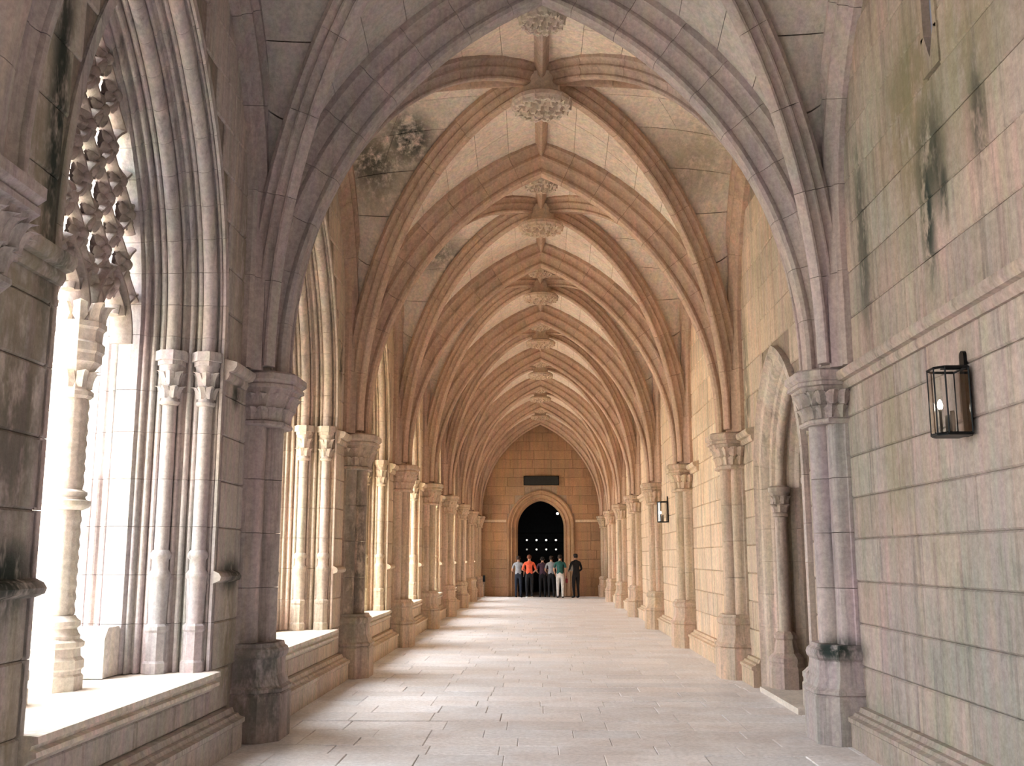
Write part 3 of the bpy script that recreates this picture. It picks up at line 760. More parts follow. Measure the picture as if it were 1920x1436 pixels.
# ================================================================== RIBS
def rib_profile(w, d):
    """half-width w at the web, depth d; symmetric moulded section (a, b)"""
    R_ = [(1.0, -.06), (1.0, .16), (.93, .19), (.80, .22), (.70, .30), (.66, .40), (.70, .44), (.72, .50), (.66, .56), (.56, .58), (.50, .62), (.40, .70), (.34, .80), (.40, .84), (.42, .90), (.34, .97), (.16, 1.0)]
    H_ = [(a * w, b * d) for a, b in R_]
    return H_ + [(-a, b) for a, b in reversed(H_)]
def keel_profile(w, d):
    H_ = [(w, -.03), (w, .25 * d), (.75 * w, .35 * d), (.62 * w, .55 * d), (.5 * w, .8 * d), (.12 * w, d)]
    return H_ + [(-a, b) for a, b in reversed(H_)]
def rib_pieces(curve, h, org, prof, nv, k=3, gap=.0025):
    """curve(s)->(p,z) along horizontal direction h from org; s 0 springing .. 1 crown"""
    h = Vector((h[0], h[1], 0)).normalized(); lat = Vector((-h.y, h.x, 0)); O = Vector(org); out = []
    def ring(s):
        p, z = curve(s); e = 1e-3
        a = curve(max(0, s - e)); c = curve(min(1, s + e)); T = Vector((c[0] - a[0], c[1] - a[1])).normalized(); N = (-T[1], T[0])
        if s >= .9999 and abs(N[1]) > .2: N = (0, -1 / abs(N[1]))
        return [O + h * (p + b * N[0]) + lat * aa + Vector((0, 0, z + b * N[1])) for aa, b in prof]
    ln = sum(math.hypot(curve((i + 1) / 40)[0] - curve(i / 40)[0], curve((i + 1) / 40)[1] - curve(i / 40)[1]) for i in range(40)); g = gap / ln
    for i in range(nv):
        rs = []
        for j in range(k + 1):
            s = (i + j / k) / nv
            if j == 0 and i > 0: s += g
            if j == k and i < nv - 1: s -= g
            rs.append(ring(s))
        out.append(MB().loft(rs))
    return out
RT = 4.56
def c_trans(s):
    a0 = math.asin(-.11 / RT); a1 = math.acos(1.645 / RT); a = a0 + (a1 - a0) * s
    return (-1.645 + RT * math.cos(a), 3.4 + RT * math.sin(a))
DL = math.hypot(XC, UC)
def c_diag(s):
    a = -.02 + (PI / 2 + .02) * s
    return (DL * math.cos(a), 3.42 + 4.22 * math.sin(a))
def c_latr(s): x = XW - .05 - (XW - .05) * s; r = x / XW; return (x, zd(0) + (zw(0) - zd(0)) * r ** 2.0 + .02)
def c_long(s): u = (SP / 2 - .15) * (1 - s); return (u, web_ns(0, u / (SP / 2))[1] + .02)
def c_wall(s):
    if s < .25: return (WA.hw, 3.30 + (WA.zs - 3.30) * s / .25)
    a = math.acos(WA.c / WA.R) * (s - .25) / .75
    return (-WA.c + WA.R * math.cos(a), WA.zs + WA.R * math.sin(a))
TP = rib_profile(.25, .46); DP = rib_profile(.14, .26); KP = keel_profile(.09, .22)
WP = [(a, b) for a, b in [(-.05, -.05), (.19, -.05), (.19, .05), (.16, .07), (.13, .12), (.155, .15), (.15, .19), (.11, .20), (.07, .24), (.085, .28), (.05, .31), (-.05, .31)]]
def meshes(pcs, name, mat='rib', ang=38): return [q.mesh(name, mat, ang) for q in pcs]
def joined(pcs, name, mat='rib', ang=38):
    j = MB()
    for q in pcs: j.add(q.v, q.f)
    return j.mesh(name, mat, ang)
tp = {s: rib_pieces(c_trans, (s, 0), (0, 0, 0), TP, 10) for s in (1, -1)}
tm = {s: meshes(tp[s], 'voussoir') for s in tp}; tj = {s: joined(tp[s], 'arch_half') for s in tp}
for k in range(0, 9):
    t = empty('transverse_arch', (0, PY(k) - (0.12 if k == 8 else 0), 0))
    lab = 'grey moulded transverse arch overhead at the left edge, springing beside the camera' if k == 0 else 'large grey moulded transverse arch framing the view, springing at the nearest full piers' if k == 1 else \
        'moulded transverse arch against the far end wall' if k == 8 else 'moulded pointed transverse arch, %s from the camera' % ORD[k - 1]
    tag(t, lab, 'arch', 'transverse arches of the vault')
    for s in (1, -1):
        if k <= 5:
            for me in tm[s]: obj('voussoir', me, t)
        else: obj('arch_half', tj[s], t)
parts = {}
for sx in (1, -1):
    for sy in (1, -1): parts['diagonal_rib', sx, sy] = rib_pieces(c_diag, (sx * XC, sy * UC), (0, 0, 0), DP, 8)
    parts['lateral_ridge_rib', sx, 0] = rib_pieces(c_latr, (sx, 0), (0, 0, 0), KP, 3, 4)
    parts['ridge_rib', 0, sx] = rib_pieces(c_long, (0, sx), (0, 0, 0), KP, 3, 1)
    for sy in (1, -1):
        prof = [(a * (1 if sx * sy > 0 else -1), b) for a, b in WP]
        parts['wall_rib', sx, sy] = rib_pieces(c_wall, (0, sy), (sx * XW, 0, 0), prof, 6)
rm = {k: meshes(v, 'rib_stone') for k, v in parts.items()}; rj = {k: joined(v, k[0]) for k, v in parts.items()}
for b in range(0, 8):
    t = empty('rib_net', (0, BY(b), 0)); t.scale = (1, BS(b), 1)
    tag(t, ['crossing ribs of the vault bay overhead, cut off by the top of the picture', 'crossing ribs of the first vault bay seen whole, beyond the large grey arch'][b] if b < 2 else 'crossing diagonal and ridge ribs of the %s vault bay seen whole' % ORD[b - 1], 'vault ribs', 'rib nets of the vault bays')
    for key in parts:
        if b <= 2:
            r = empty(key[0]); r.parent = t
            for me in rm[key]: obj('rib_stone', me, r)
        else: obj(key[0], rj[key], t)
# simple transverse and rib geometry behind the camera
for k in ():
    t = empty('transverse_arch', (0, PY(k), 0)); tag(t, 'moulded transverse arch directly over the camera', 'arch', 'transverse arches of the vault')
    for s in (1, -1): obj('arch_half', tj[s], t)
# ---- carved bosses
def boss_meshes(R, stem):
    """a disc of carved leaves hanging below the rib crossing on a short drum"""
    d = {}; b = -stem
    d['drum'] = MB().lathe([(R * .60, .06), (R * .60, b + .05), (R * .90, b + .03), (R, b), (R, b - .05), (R * .94, b - .08), (R * .5, b - .085)], 24).mesh('boss_drum', 'boss', 35)
    lf = MB(); n = 14
    for i in range(n):
        a = 2 * PI * i / n; o = Vector((math.cos(a), math.sin(a), 0))
        leaf(lf, (R * .86 * o.x, R * .86 * o.y, b - .11), o, .13, R * .42, R * .10, 4)
    for (rr, m, hh, sz) in ((.80, 13, .055, .15), (.55, 9, .075, .17), (.27, 5, .085, .16), (.0, 1, .11, .15)):
        for i in range(m):
            a = 2 * PI * (i + .3 * m) / m; cx, cy = R * rr * math.cos(a), R * rr * math.sin(a)
            lf.loft([[(cx + R * q * math.cos(PI / 4 * j + a) * (1.3 if j % 2 else .6), cy + R * q * math.sin(PI / 4 * j + a) * (1.3 if j % 2 else .6), b - .06 - z) for j in range(8)] for q, z in ((sz, 0), (sz * .9, hh * .6), (sz * .45, hh))])
    d['leaf'] = lf.mesh('carved_foliage', 'boss', 30); return d
BM_, BS_ = boss_meshes(.38, .26), boss_meshes(.25, .16)
for b in range(0, 8):
  if b:
    o = empty('vault_boss', (0, BY(b), 7.46)); tag(o, 'large carved leafy boss at the crown of the %s' % ('vault bay overhead, above the frame' if b == 0 else '%s vault bay seen whole' % ORD[b - 1]), 'boss', 'carved bosses at the bay centres')
    obj('boss_drum', BM_['drum'], o); obj('carved_foliage', BM_['leaf'], o)
  if b < 7:
        o = empty('arch_boss', (0, PY(b + 1) + .33, 7.36)); tag(o, 'small carved boss on the ridge behind the crown of the %s transverse arch' % ORD[b], 'boss', 'small bosses behind the transverse arches')
        obj('boss_drum', BS_['drum'], o); obj('carved_foliage', BS_['leaf'], o)

# ================================================================== DOORWAY IN THE RIGHT WALL
def port_prof():
    # (e, x): from wall face into the recess
    P = [(.30, XW - .05), (.24, XW - .06), (.22, XW - .02), (.20, XW), (.12, XW + .01), (.08, XW + .05), (.06, XW + .10)]
    P += [(.02, XW + .12), (.0, XW + .16)] + [(-.02 - .05 * math.sin(math.radians(t)), XW + .22 - .05 * math.cos(math.radians(t))) for t in range(0, 181, 30)]
    P += [(-.0, XW + .30), (-.06, XW + .32), (-.08, XW + .38), (-.14, XW + .42), (-.14, XW + .75), (.30, XW + .75)]
    return P
door = empty('door_1', (0, BY(1), 0)); tag(door, 'pointed moulded doorway recessed in the right wall', kind='structure')
for k, q in band_pieces(PORT, port_prof(), 0, [0.0, .35, .75, 1.15, 1.55, 1.95, 2.45], 7, lambda u, x, z: (x, u, z)):
    q.build('jamb_stone' if k == 'jamb' else 'arch_stone', 'jamb', door, 35)
leafm = MB(); dp = PORT
for i in range(6):
    a = -.81 + .27 * i; mb = MB(); top = PORT.at
    h = min(2.45 + 1.1 * (1 - (abs(a + .135) / .95) ** 1.6), 3.6)
    mb.box(XW + .66, XW + .72, a + .004, a + .266, .12, h); mb.build('door_plank', 'wood', door)
MB().box(XW + .72, XW + .78, -1.2, 1.2, 0, 4.2).build('door_back', 'wood', door)
for s in (1, -1):
    c = empty('doorway_colonnette', (XW + .17, BY(1) + s * .80, 0)); tag(c, 'slender colonnette with leafy capital on the %s side of the right doorway' % ('far' if s > 0 else 'near'), 'column', 'colonnettes of the right doorway')
    r8 = lambda r, z: [(r * math.cos(PI / 8 + PI / 4 * i), r * math.sin(PI / 8 + PI / 4 * i), z) for i in range(8)]
    MB().loft([r8(.22, 0), r8(.22, .30), r8(.205, .32), r8(.205, .35), r8(.215, .37), r8(.215, .41), r8(.15, .47), r8(.12, .62), r8(.14, .64), r8(.14, .68), r8(.095, .72)]).build('column_plinth', 'pier', c)
    MB().lathe([(.075, .70), (.072, 1.4), (.070, 2.10)], 16).build('shaft', 'pier', c, 60)
    cc = MB().lathe([(.07, 2.09), (.095, 2.10), (.095, 2.13), (.075, 2.15), (.085, 2.28), (.12, 2.38), (.14, 2.40), (.14, 2.45), (.11, 2.47)], 12).build('capital', 'pier', c, 35)
    lf = MB()
    for i in range(7):
        a = 2 * PI * i / 7; leaf(lf, (.07 * math.cos(a), .07 * math.sin(a), 2.15), (math.cos(a), math.sin(a), 0), .13, .09, .06, 4)
        a += .45; leaf(lf, (.085 * math.cos(a), .085 * math.sin(a), 2.25), (math.cos(a), math.sin(a), 0), .14, .09, .06, 4)
    lf.build('carved_foliage', 'pier', cc, 40)
st = MB().box(XW - .14, XW + .72, BY(1) - .92, BY(1) + .92, -.02, .06).build('door_step', 'step'); tag(st, 'pale stone threshold step under the right doorway', 'step')
# ---- slit window
sl = empty('window_11', (0, 6.78, 0)); tag(sl, 'narrow pointed slit window high on the right wall', kind='structure')
MB().add([(XW + .045, -.11, 4.9), (XW + .045, .11, 4.9), (XW + .045, .11, 6.4), (XW + .045, -.11, 6.4)], [(0, 1, 2, 3)]).build('pane', 'slit', sl)
for s in (1, -1):
    MB().loft([[(x, s * .085, 5.30), (x, s * .14, 5.26), (x, s * .14, 6.35), (x, s * .085, 6.35)] for x in (XW - .015, XW + .14)]).build('slit_jamb', 'wall', sl)
    MB().loft([[(x, s * .0, 5.10), (x, s * .0, 5.0), (x, s * .15, 5.0), (x, s * .15, 5.30), (x, s * .085, 5.30)] for x in (XW - .015, XW + .14)]).build('slit_sill', 'wall', sl)

# ================================================================== FAR WALL
FD = Pointed(.97, 2.85, 1.12)
wf = MB(); arch_wall(wf, FD, .42, XW + .3, 0, 7.95, lambda u, z: (u, YF + .02, z), 14)
wall_far = wf.build('wall_far', 'mortar'); tag(wall_far, 'warm stone end wall of the gallery with a dark doorway', kind='structure')
rg = random.Random(5); z0 = 0.0
while z0 < 7.4:
    z1 = z0 + .38
    a = FD.at(z0, .44) if z0 < FD.apex(.42) else 0
    for s, (lo, hi) in ((1, (a, XW)), (-1, (a, XW))):
        if a == 0 and s < 0: continue
        rngs = (lo, hi) if a > 0 else (-XW, XW)
        for x, L in fill_row(rngs[0], rngs[1], LENS, rg):
            xm = x + L / 2
            if a > 0: xm *= s
            if z0 > zt(min(abs(xm) , 2.7)) + .2: continue
            obj('ashlar_block', block_mesh(round(L, 3) - G, .38 - G, 'far'), wall_far, (xm, YF + .10, (z0 + z1) / 2), PI)
    z0 = z1
d2 = empty('door_2', (0, YF, 0)); tag(d2, 'dark pointed doorway in the far end wall', kind='structure')
FP = [(.44, -.04), (.40, -.06), (.36, -.05), (.34, .0), (.28, .02), (.24, .0), (.20, .04), (.16, .10), (.10, .12), (.08, .10), (.04, .16), (.0, .22), (.0, .6), (.44, .6)]
for k, q in band_pieces(FD, FP, 0, [0, .5, 1.0, 1.45, 1.9, 2.4, 2.85], 6, lambda u, x, z: (u, x, z)):
    q.build('jamb_stone' if k == 'jamb' else 'arch_stone', 'far', d2, 35)
for s in (1, -1):
    mb = MB(); mb.box(s * 1.45 if s > 0 else -XW, XW if s > 0 else -1.45, YF - .06, YF + .02, 3.06, 3.16); tag(mb.build('trim_%d' % (8 if s > 0 else 9), 'wall'), 'thin string course on the far wall, %s of the doorway' % ('right' if s > 0 else 'left'), kind='structure')
# dark room behind
R_ = MB(); x0, x1, ya, yb, zz = -2.6, 2.6, YF + .6, YF + 6.5, 5.0
R_.add([(x0, ya, -.1), (x0, yb, -.1), (x0, yb, zz), (x0, ya, zz)], [(0, 1, 2, 3)]); R_.add([(x1, ya, -.1), (x1, yb, -.1), (x1, yb, zz), (x1, ya, zz)], [(0, 1, 2, 3)])
R_.add([(x0, yb, -.1), (x1, yb, -.1), (x1, yb, zz), (x0, yb, zz)], [(0, 1, 2, 3)]); R_.add([(x0, ya, zz), (x1, ya, zz), (x1, yb, zz), (x0, yb, zz)], [(0, 1, 2, 3)])
arch_wall(R_, FD, 0.02, 2.6, 0, zz, lambda u, z: (u, ya, z), 10)
tag(R_.build('wall_back', 'room'), 'dark room beyond the far doorway', kind='structure')
plq = empty('wall_plaque', (0.03, YF, 4.63)); tag(plq, 'long dark plaque on the far wall above the doorway', 'plaque')
MB().box(-.72, .72, -.06, .0, 0, .33).build('board', 'sign', plq)
fr = MB(); fr.box(-.75, .75, -.075, 0, -.03, .0); fr.box(-.75, .75, -.075, 0, .33, .36); fr.box(-.75, -.72, -.075, 0, 0, .33); fr.box(.72, .75, -.075, 0, 0, .33); fr.build('frame', 'iron', plq)
yl = YF + 5.6
for r_, (z, on) in enumerate(((2.42, .7), (1.98, .16))):
    for i in range(4):
        x = -.66 + .46 * i
        lp = empty('small_lamp', (x, yl, z)); tag(lp, 'tiny %s lamp in the dark room, %s from the left in the %s row' % ('bright' if r_ == 0 else 'dim', ORD[i], 'upper' if r_ == 0 else 'lower'), 'lamp', 'small lamps in the dark room')
        MB().lathe([(.012, .03), (.036, .018), (.042, -.018), (.03, -.042), (.006, -.048)], 10).build('globe', plain('lamp_globe', (1, 1, 1, 1), .4, emit=(1, .96, .86, 1), estr=2.2 * on * (1, 1.3, 1.3, 1.1)[i] * (.35 if i == 0 else 1)), lp, 60)
        MB().lathe([(.012, .05), (.012, .30)], 6).build('stem', 'iron', lp)
rail = MB().box(-1.6, 1.6, yl - .02, yl + .02, 2.70, 2.76); rail.box(-1.6, -1.54, yl - .02, yl + .02, 0, 2.76); rail.box(1.54, 1.6, yl - .02, yl + .02, 0, 2.76); rail.box(-1.6, 1.6, yl - .02, yl + .02, 2.26, 2.30)
tag(rail.build('lamp_rack', 'iron'), 'dark metal rack carrying the small lamps in the dark room', 'rack')
lp = empty('door_lamp', (.72, YF + .9, 3.46)); tag(lp, 'single bright lamp at the upper right of the far doorway', 'lamp')
MB().lathe([(.012, .04), (.042, .025), (.05, -.02), (.03, -.045), (.006, -.05)], 12).build('globe', plain('bright_globe', (1, 1, 1, 1), .4, emit=(1, .98, .92, 1), estr=9), lp, 60)
MB().lathe([(.012, .05), (.012, 1.52)], 6).build('stem', 'iron', lp)

# ================================================================== LANTERNS
def lantern(name, loc, label, group):
    t = empty(name, loc); tag(t, label, 'lantern', group)       # local: -x is away from the wall, origin on the wall at the cage bottom
    W_, D_, H_ = .115, .20, .43
    MB().box(-.022, 0, -.035, .035, -.01, .52).build('backplate', 'iron', t)
    rnd_ = MB().loft([[(x, .035 * math.cos(PI * i / 8), .52 + .035 * math.sin(PI * i / 8)) for i in range(9)] for x in (-.022, 0)]); rnd_.build('plate_top', 'iron', t)
    x0, x1 = -.03 - D_, -.03; pc = [(x0 + .05, -W_), (x0, -W_ + .06), (x0, W_ - .06), (x0 + .05, W_), (x1, W_), (x1, -W_)]
    for nm, z in (('top_rim', H_), ('bottom_rim', 0)):
        mb = MB()
        for a, b in zip(pc, pc[1:] + pc[:1]): mb.tube([(a[0], a[1], z), (b[0], b[1], z)], H_ * .02, 4)
        mb.build(nm, 'iron', t)
    for a in pc: MB().tube([(a[0], a[1], 0), (a[0], a[1], H_)], .0055, 4).build('post', 'iron', t)
    MB().loft([[(x, y, z) for x, y in pc] for z in (-.012, .004)]).build('floor_plate', 'iron', t)
    for a, b in list(zip(pc, pc[1:] + pc[:1]))[:5]:
        nx, ny = (b[1] - a[1]), -(b[0] - a[0]); L = math.hypot(nx, ny); nx, ny = nx / L * .0015, ny / L * .0015
        MB().loft([[(a[0] + nx, a[1] + ny, z), (b[0] + nx, b[1] + ny, z), (b[0] - nx, b[1] - ny, z), (a[0] - nx, a[1] - ny, z)] for z in (.012, H_ - .012)]).build('pane', 'glass', t)
    MB().box(-.16, -.02, -.012, .012, H_ + .0, H_ + .02).build('bracket', 'iron', t)
    for y, h in ((-.03, .14), (.045, .12)): MB().lathe([(.017, 0), (.017, h), (.012, h + .01)], 10, (x0 + .11, y, .004)).build('candle_tube', 'candle', t, 40)
    MB().lathe([(.006, -.03), (.014, -.02), (.018, 0), (.013, .025), (.003, .04)], 10, (x0 + .07, .055, .20)).build('bulb', 'bulb', t, 60)
    MB().lathe([(.010, 0), (.010, .175)], 8, (x0 + .07, .055, .004)).build('candle_tube', 'candle', t, 40)
    return t
lantern('wall_lantern', (XW, 6.62, 2.385), 'black iron and glass box lantern on the near right wall', 'wall lanterns on the right wall')
lantern('wall_lantern', (XW, 22.3, 2.36), 'small distant lantern on the right wall between the third and fourth piers', 'wall lanterns on the right wall')
bx = empty('black_box', (-XW + .42, PY(8) - .78, .62)); tag(bx, 'small black box on a thin post by the far left pier', 'box')
MB().box(-.05, .05, -.05, .05, 0, .26).build('case', 'iron', bx); MB().lathe([(.06, -.62), (.06, -.60), (.015, -.59), (.015, 0)], 10).build('post', 'candle', bx)

# ================================================================== OUTSIDE
gnd = MB().add([(-60, -40, -.5), (XO + .1, -40, -.5), (XO + .1, 70, -.5), (-60, 70, -.5)], [(0, 1, 2, 3)]).build('ground', 'gravel'); tag(gnd, 'pale sunlit gravel of the courtyard', kind='structure')
for k in range(-1, 9):
    if k >= 0: t = empty('buttress', (XO, PY(k), -.5)); tag(t, 'pale sunlit stone buttress outside the arcade%s' % (', behind the %s left pier from the camera' % ORD[k - 1] if k >= 1 else ', beside the camera' if k == 0 else ', behind the camera'), 'buttress', 'buttresses outside the arcade')
    key = 'bt'
    if k == -1:
        bt = []
        for (w, d, z0, z1) in ((.62, 1.60, 0, .6), (.62, 1.60, .6, 1.2), (.58, 1.52, 1.2, 1.5)): bt.append(('plinth_stone', MB().box(-d, 0, -w, w, z0 + .003, z1 - .003).mesh('plinth_stone', 'buttress')))
        bt.append(('moulding', MB().loft([[(-d, -w, z), (0, -w, z), (0, w, z), (-d, w, z)] for d, w, z in ((1.52, .58, 1.5), (1.58, .64, 1.54), (1.58, .64, 1.60), (1.46, .52, 1.68), (1.44, .50, 1.74))]).mesh('moulding', 'buttress')))
        z = 1.74; i = 0
        while z < 7.6:
            d, w = (1.40, .46) if z < 4.5 else (1.1, .42)
            cut = .75 if i % 2 else .55
            bt.append(('course_stone', MB().box(-d, -d * cut - .003, -w, w, z + .003, z + .417).mesh('course_stone', 'buttress')))
            bt.append(('course_stone', MB().box(-d * cut + .003, 0, -w, w, z + .003, z + .417).mesh('course_stone', 'buttress')))
            z += .42; i += 1
    if k >= 0:
        for nm, me in bt: obj(nm, me, t)
def hedge(y0, y1, label):
    rg = random.Random(int(y0 * 10)); mb = MB(); x0, x1 = -9.5, -8.7
    mb.box(x0 + .05, x1 - .05, y0, y1, -.5, .35)
    for i in range(900):
        f = rg.random(); y_ = rg.uniform(y0, y1)
        if f < .5: p = Vector((rg.uniform(x0, x1), y_, .36 + rg.uniform(-.02, .05)))
        else: p = Vector((x1 + rg.uniform(-.06, .03), y_, rg.uniform(-.45, .4)))
        u = Vector((rg.uniform(-1, 1), rg.uniform(-1, 1), rg.uniform(-1, 1))).normalized() * .05; v = u.cross(Vector((rg.uniform(-1, 1), rg.uniform(-1, 1), rg.uniform(-1, 1)))).normalized() * .03
        mb.add([p - u, p + v, p + u, p - v], [(0, 1, 2, 3)])
    o = mb.build('hedge', 'hedge'); tag(o, label, 'hedge', 'clipped hedges in the courtyard')
hedge(4, 14, 'low clipped green hedge in the courtyard opposite the nearest windows')
hedge(16, 30, 'low clipped green hedge in the courtyard opposite the middle windows')
wb_ = MB().add([(-4.2, -5.2, -.5), (XW + 1, -5.2, -.5), (XW + 1, -5.2, 8), (-4.2, -5.2, 8)], [(0, 1, 2, 3)]).build('wall_rear', 'wall'); tag(wb_, 'plain stone wall behind the camera', kind='structure')

# ================================================================== PEOPLE at the far doorway
def skin_mesh(chains, radii, sub=1):
    """chains: list of lists of (name) ; verts dict name->(co, r)"""
    names = list(radii); idx = {n_: i for i, n_ in enumerate(names)}
    me = bpy.data.meshes.new('tmp'); edges = []
    for ch in chains: edges += [(idx[a], idx[b]) for a, b in zip(ch[:-1], ch[1:])]
    me.from_pydata([radii[n_][0] for n_ in names], edges, [])
    o = bpy.data.objects.new('tmp', me); COL.objects.link(o)
    o.modifiers.new('skin', 'SKIN'); sv = me.skin_vertices[0].data
    for n_ in names: sv[idx[n_]].radius = radii[n_][1]; sv[idx[n_]].use_root = (n_ == 'pelvis' or n_.endswith('_root'))
    o.modifiers['skin'].use_smooth_shade = True
    o.modifiers.new('sub', 'SUBSURF').levels = sub
    dg = bpy.context.evaluated_depsgraph_get(); out = bpy.data.meshes.new_from_object(o.evaluated_get(dg))
    bpy.data.objects.remove(o); return out
def person(loc, rz, h, label, top, legs, shoes, hair, sleeve=1.18, arm=0.0, walk=0.0, lean=0.0, hairlen=0.0):
    k = h / 1.70; V = {}
    V['pelvis'] = ((0, 0, .93), (.135, .105)); V['spine'] = ((0, .01, 1.12), (.125, .10)); V['chest'] = ((0, .01 - lean * .3, 1.30), (.15, .11)); V['necka'] = ((0, .01 - lean * .4, 1.44), (.065, .06)); V['neckb'] = ((0, -lean * .45, 1.51), (.048, .05))
    V['head'] = ((0, -.015 - lean * .5, 1.585), (.075, .09)); V['crown'] = ((0, -lean * .5, 1.655), (.06, .07))
    ch = [['pelvis', 'spine', 'chest', 'necka', 'neckb', 'head', 'crown']]
    for s, q in ((1, 'l'), (-1, 'r')):
        fw = arm if s > 0 else arm * .6
        V['sh' + q] = ((s * .175, .01 - lean * .35, 1.385), (.062, .062)); V['el' + q] = ((s * (.235 + .05 * fw), .04 - .05 * fw, 1.11), (.043, .043)); V['wr' + q] = ((s * (.225 - .06 * fw), -.05 - .22 * fw, .88 + .22 * fw), (.028, .028)); V['pa' + q] = ((s * (.222 - .09 * fw), -.07 - .27 * fw, .81 + .26 * fw), (.036, .022))
        ch.append(['chest', 'sh' + q, 'el' + q, 'wr' + q, 'pa' + q])
        st = walk * s
        V['hi' + q] = ((s * .085, 0, .86), (.098, .10)); V['kn' + q] = ((s * .10, -.02 - .10 * st, .48), (.062, .064)); V['an' + q] = ((s * .10, .02 - .16 * st, .10), (.042, .045)); V['he' + q] = ((s * .10, .03 - .16 * st, .045), (.04, .04)); V['to' + q] = ((s * .115, -.15 - .16 * st, .035), (.042, .03))
        ch.append(['pelvis', 'hi' + q, 'kn' + q, 'an' + q, 'he' + q, 'to' + q])
    body = skin_mesh(ch, V)
    # fingers: short chains rooted inside the palm
    F = {}; fc = []
    for s, q in ((1, 'l'), (-1, 'r')):
        p = Vector(V['pa' + q][0]); w_ = Vector(V['wr' + q][0]); d = (p - w_).normalized(); sd = d.cross(Vector((s, 0, 0))).normalized(); nn = Vector((-s, 0, 0))
        for i, L in enumerate((.066, .075, .070, .055)):
            b0 = p + sd * (.024 - .016 * i); a_ = 'f%s%d' % (q, i)
            F[a_ + '_root'] = (tuple(b0), (.009, .009)); F[a_ + 'b'] = (tuple(b0 + d * (L * .8)), (.0085, .0085)); F[a_ + 'c'] = (tuple(b0 + d * (L * 1.35) + nn * .02), (.007, .007)); fc.append([a_ + '_root', a_ + 'b', a_ + 'c'])
        b0 = p - d * .015 + sd * .025; a_ = 't' + q
        F[a_ + '_root'] = (tuple(b0), (.010, .010)); F[a_ + 'b'] = (tuple(b0 + sd * .028 + d * .03), (.009, .009)); F[a_ + 'c'] = (tuple(b0 + sd * .032 + d * .06 + nn * .012), (.008, .008)); fc.append([a_ + '_root', a_ + 'b', a_ + 'c'])
    fing = skin_mesh(fc, F, 0)
    bm = bmesh.new(); bm.from_mesh(body); bm.from_mesh(fing)
    # nose, ears
    hz = V['head'][0]
    for (dx, dy, dz, r) in ((0, -.092, -.005, .016), (.078, .01, 0, .02), (-.078, .01, 0, .02)):
        bmesh.ops.create_icosphere(bm, subdivisions=1, radius=r, matrix=Matrix.Translation((hz[0] + dx, hz[1] + dy, hz[2] + dz)))
    bmesh.ops.scale(bm, vec=(k, k, k), verts=bm.verts)
    me = bpy.data.meshes.new('body')
    for c in (top, legs, shoes, SKIN): me.materials.append(c)
    for f in bm.faces:
        c = f.calc_center_median() / k; f.smooth = True
        arm_ = abs(c.x) > .175 and c.z < 1.36
        f.material_index = 3 if (arm_ and c.z < sleeve and (c.z < 1.0 or abs(c.x) > .185) and not (c.z < .9 and abs(c.x) < .19)) or c.z > 1.45 else 2 if c.z < .085 else 1 if c.z < .98 and not arm_ else 0
    bm.to_mesh(me); bm.free()
    t = empty('person', loc, rz); tag(t, label, 'person', 'people gathered at the far doorway')
    obj('body', me, t)
    mb = MB(); n_ = 12
    rings = []
    for (z, r) in ((.10, .02), (.095, .05), (.075, .085), (.04, .098), (.0, .10), (-.04 - hairlen * .5, .095), (-.06 - hairlen, .08)):
        rings.append([((r * math.cos(2 * PI * i / n_)) * .88 * k, (hz[1] + .022 + r * math.sin(2 * PI * i / n_) * (1.0 if math.sin(2 * PI * i / n_) > -.2 or z > .03 else .15)) * k, (hz[2] + .025 + z) * k) for i in range(n_)])
    mb.loft(rings).build('hair', hair, t, 60)
    ey = MB()
    for s in (1, -1): ey.lathe([(.002, -.006), (.009, 0), (.002, .006)], 6, (s * .03 * k, (hz[1] - .083) * k, (hz[2] + .02) * k))
    ey.build('eyes', M['iron'], t); MB().box(-.02 * k, .02 * k, (hz[1] - .088) * k, (hz[1] - .07) * k, (hz[2] - .045) * k, (hz[2] - .038) * k).build('mouth', cl('lip_red', 150, 90, 84), t)
    return t
def cl(name, r, g, b): return plain(name, lin(r, g, b), 0.85, noise=0.12)
SKIN = plain('skin', lin(196, 150, 124), 0.6)
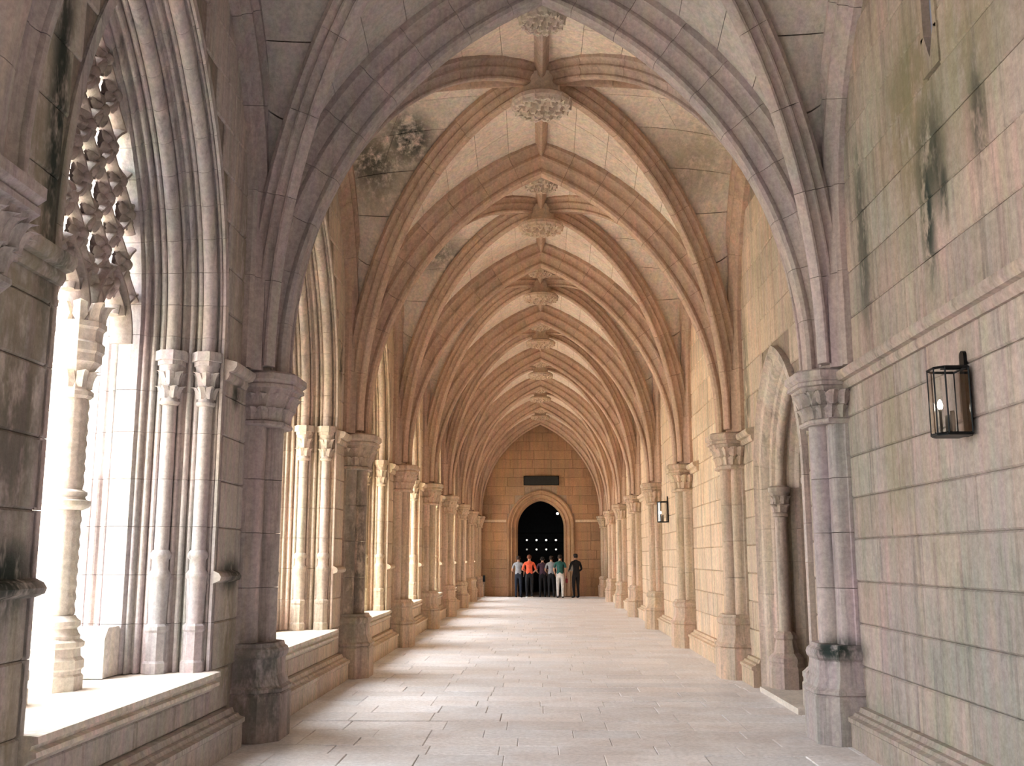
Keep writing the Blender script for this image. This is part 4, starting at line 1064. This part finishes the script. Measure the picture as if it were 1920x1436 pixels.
H1, H2_, H3 = cl('dark_brown_hair', 48, 36, 30), cl('reddish_brown_hair', 104, 58, 40), cl('black_hair', 28, 26, 28)
blk, wht, gry = cl('black_cloth', 26, 28, 34), cl('white_cloth', 222, 220, 218), cl('grey_cloth', 150, 154, 162)
nav = cl('navy_cloth', 30, 38, 54)
person((-.92, 42.0, 0), PI - .2, 1.66, 'person in a pale top and dark trousers at the left jamb of the far doorway', gry, nav, blk, H1, arm=.6)
person((-.47, 41.2, 0), PI + .1, 1.70, 'person in a bright orange shirt and black trousers, seen from behind', cl('orange_shirt', 236, 106, 76), blk, wht, H2_, sleeve=1.12, arm=1.0)
person((.06, 42.2, 0), PI, 1.62, 'person in dark purple clothes in the middle of the doorway group', cl('purple_top', 74, 52, 70), blk, blk, H3, arm=.7)
person((.42, 42.1, 0), PI - .15, 1.66, 'person in a grey top and black trousers beside the teal shirt', gry, blk, blk, H1, arm=.5)
person((.76, 41.3, 0), PI - .1, 1.70, 'person in a teal shirt and white trousers, seen from behind', cl('teal_shirt', 44, 96, 92), wht, blk, H1, arm=.3, walk=.3)
person((1.40, 41.5, 0), PI + .5, 1.74, 'person all in black standing at the right jamb of the far doorway', blk, blk, blk, H3, sleeve=.9, arm=.9, lean=.05)
bg_ = empty('handbag', (1.02, 41.25, .60)); tag(bg_, 'small dark red handbag hanging beside the white trousers', 'bag')
MB().loft([[(-.04 * a, -.10 * a, z), (.04 * a, -.10 * a, z), (.04 * a, .10 * a, z), (-.04 * a, .10 * a, z)] for a, z in ((.9, 0), (1.05, .02), (1.0, .12), (.7, .17))]).build('pouch', cl('red_leather', 120, 30, 36), bg_)
MB().tube([(0, -.07, .16), (0, -.05, .24), (0, 0, .27), (0, .05, .24), (0, .07, .16)], .008, 5).build('strap', cl('red_strap', 96, 26, 30), bg_)
pp = MB().box(-.10, .10, -.004, .004, 0, .28).build('paper_sheet', cl('white_paper', 226, 228, 230), None, loc=(1.24, 41.75, 1.05), rz=.5); tag(pp, 'white paper sheet held by the person in black', 'paper')
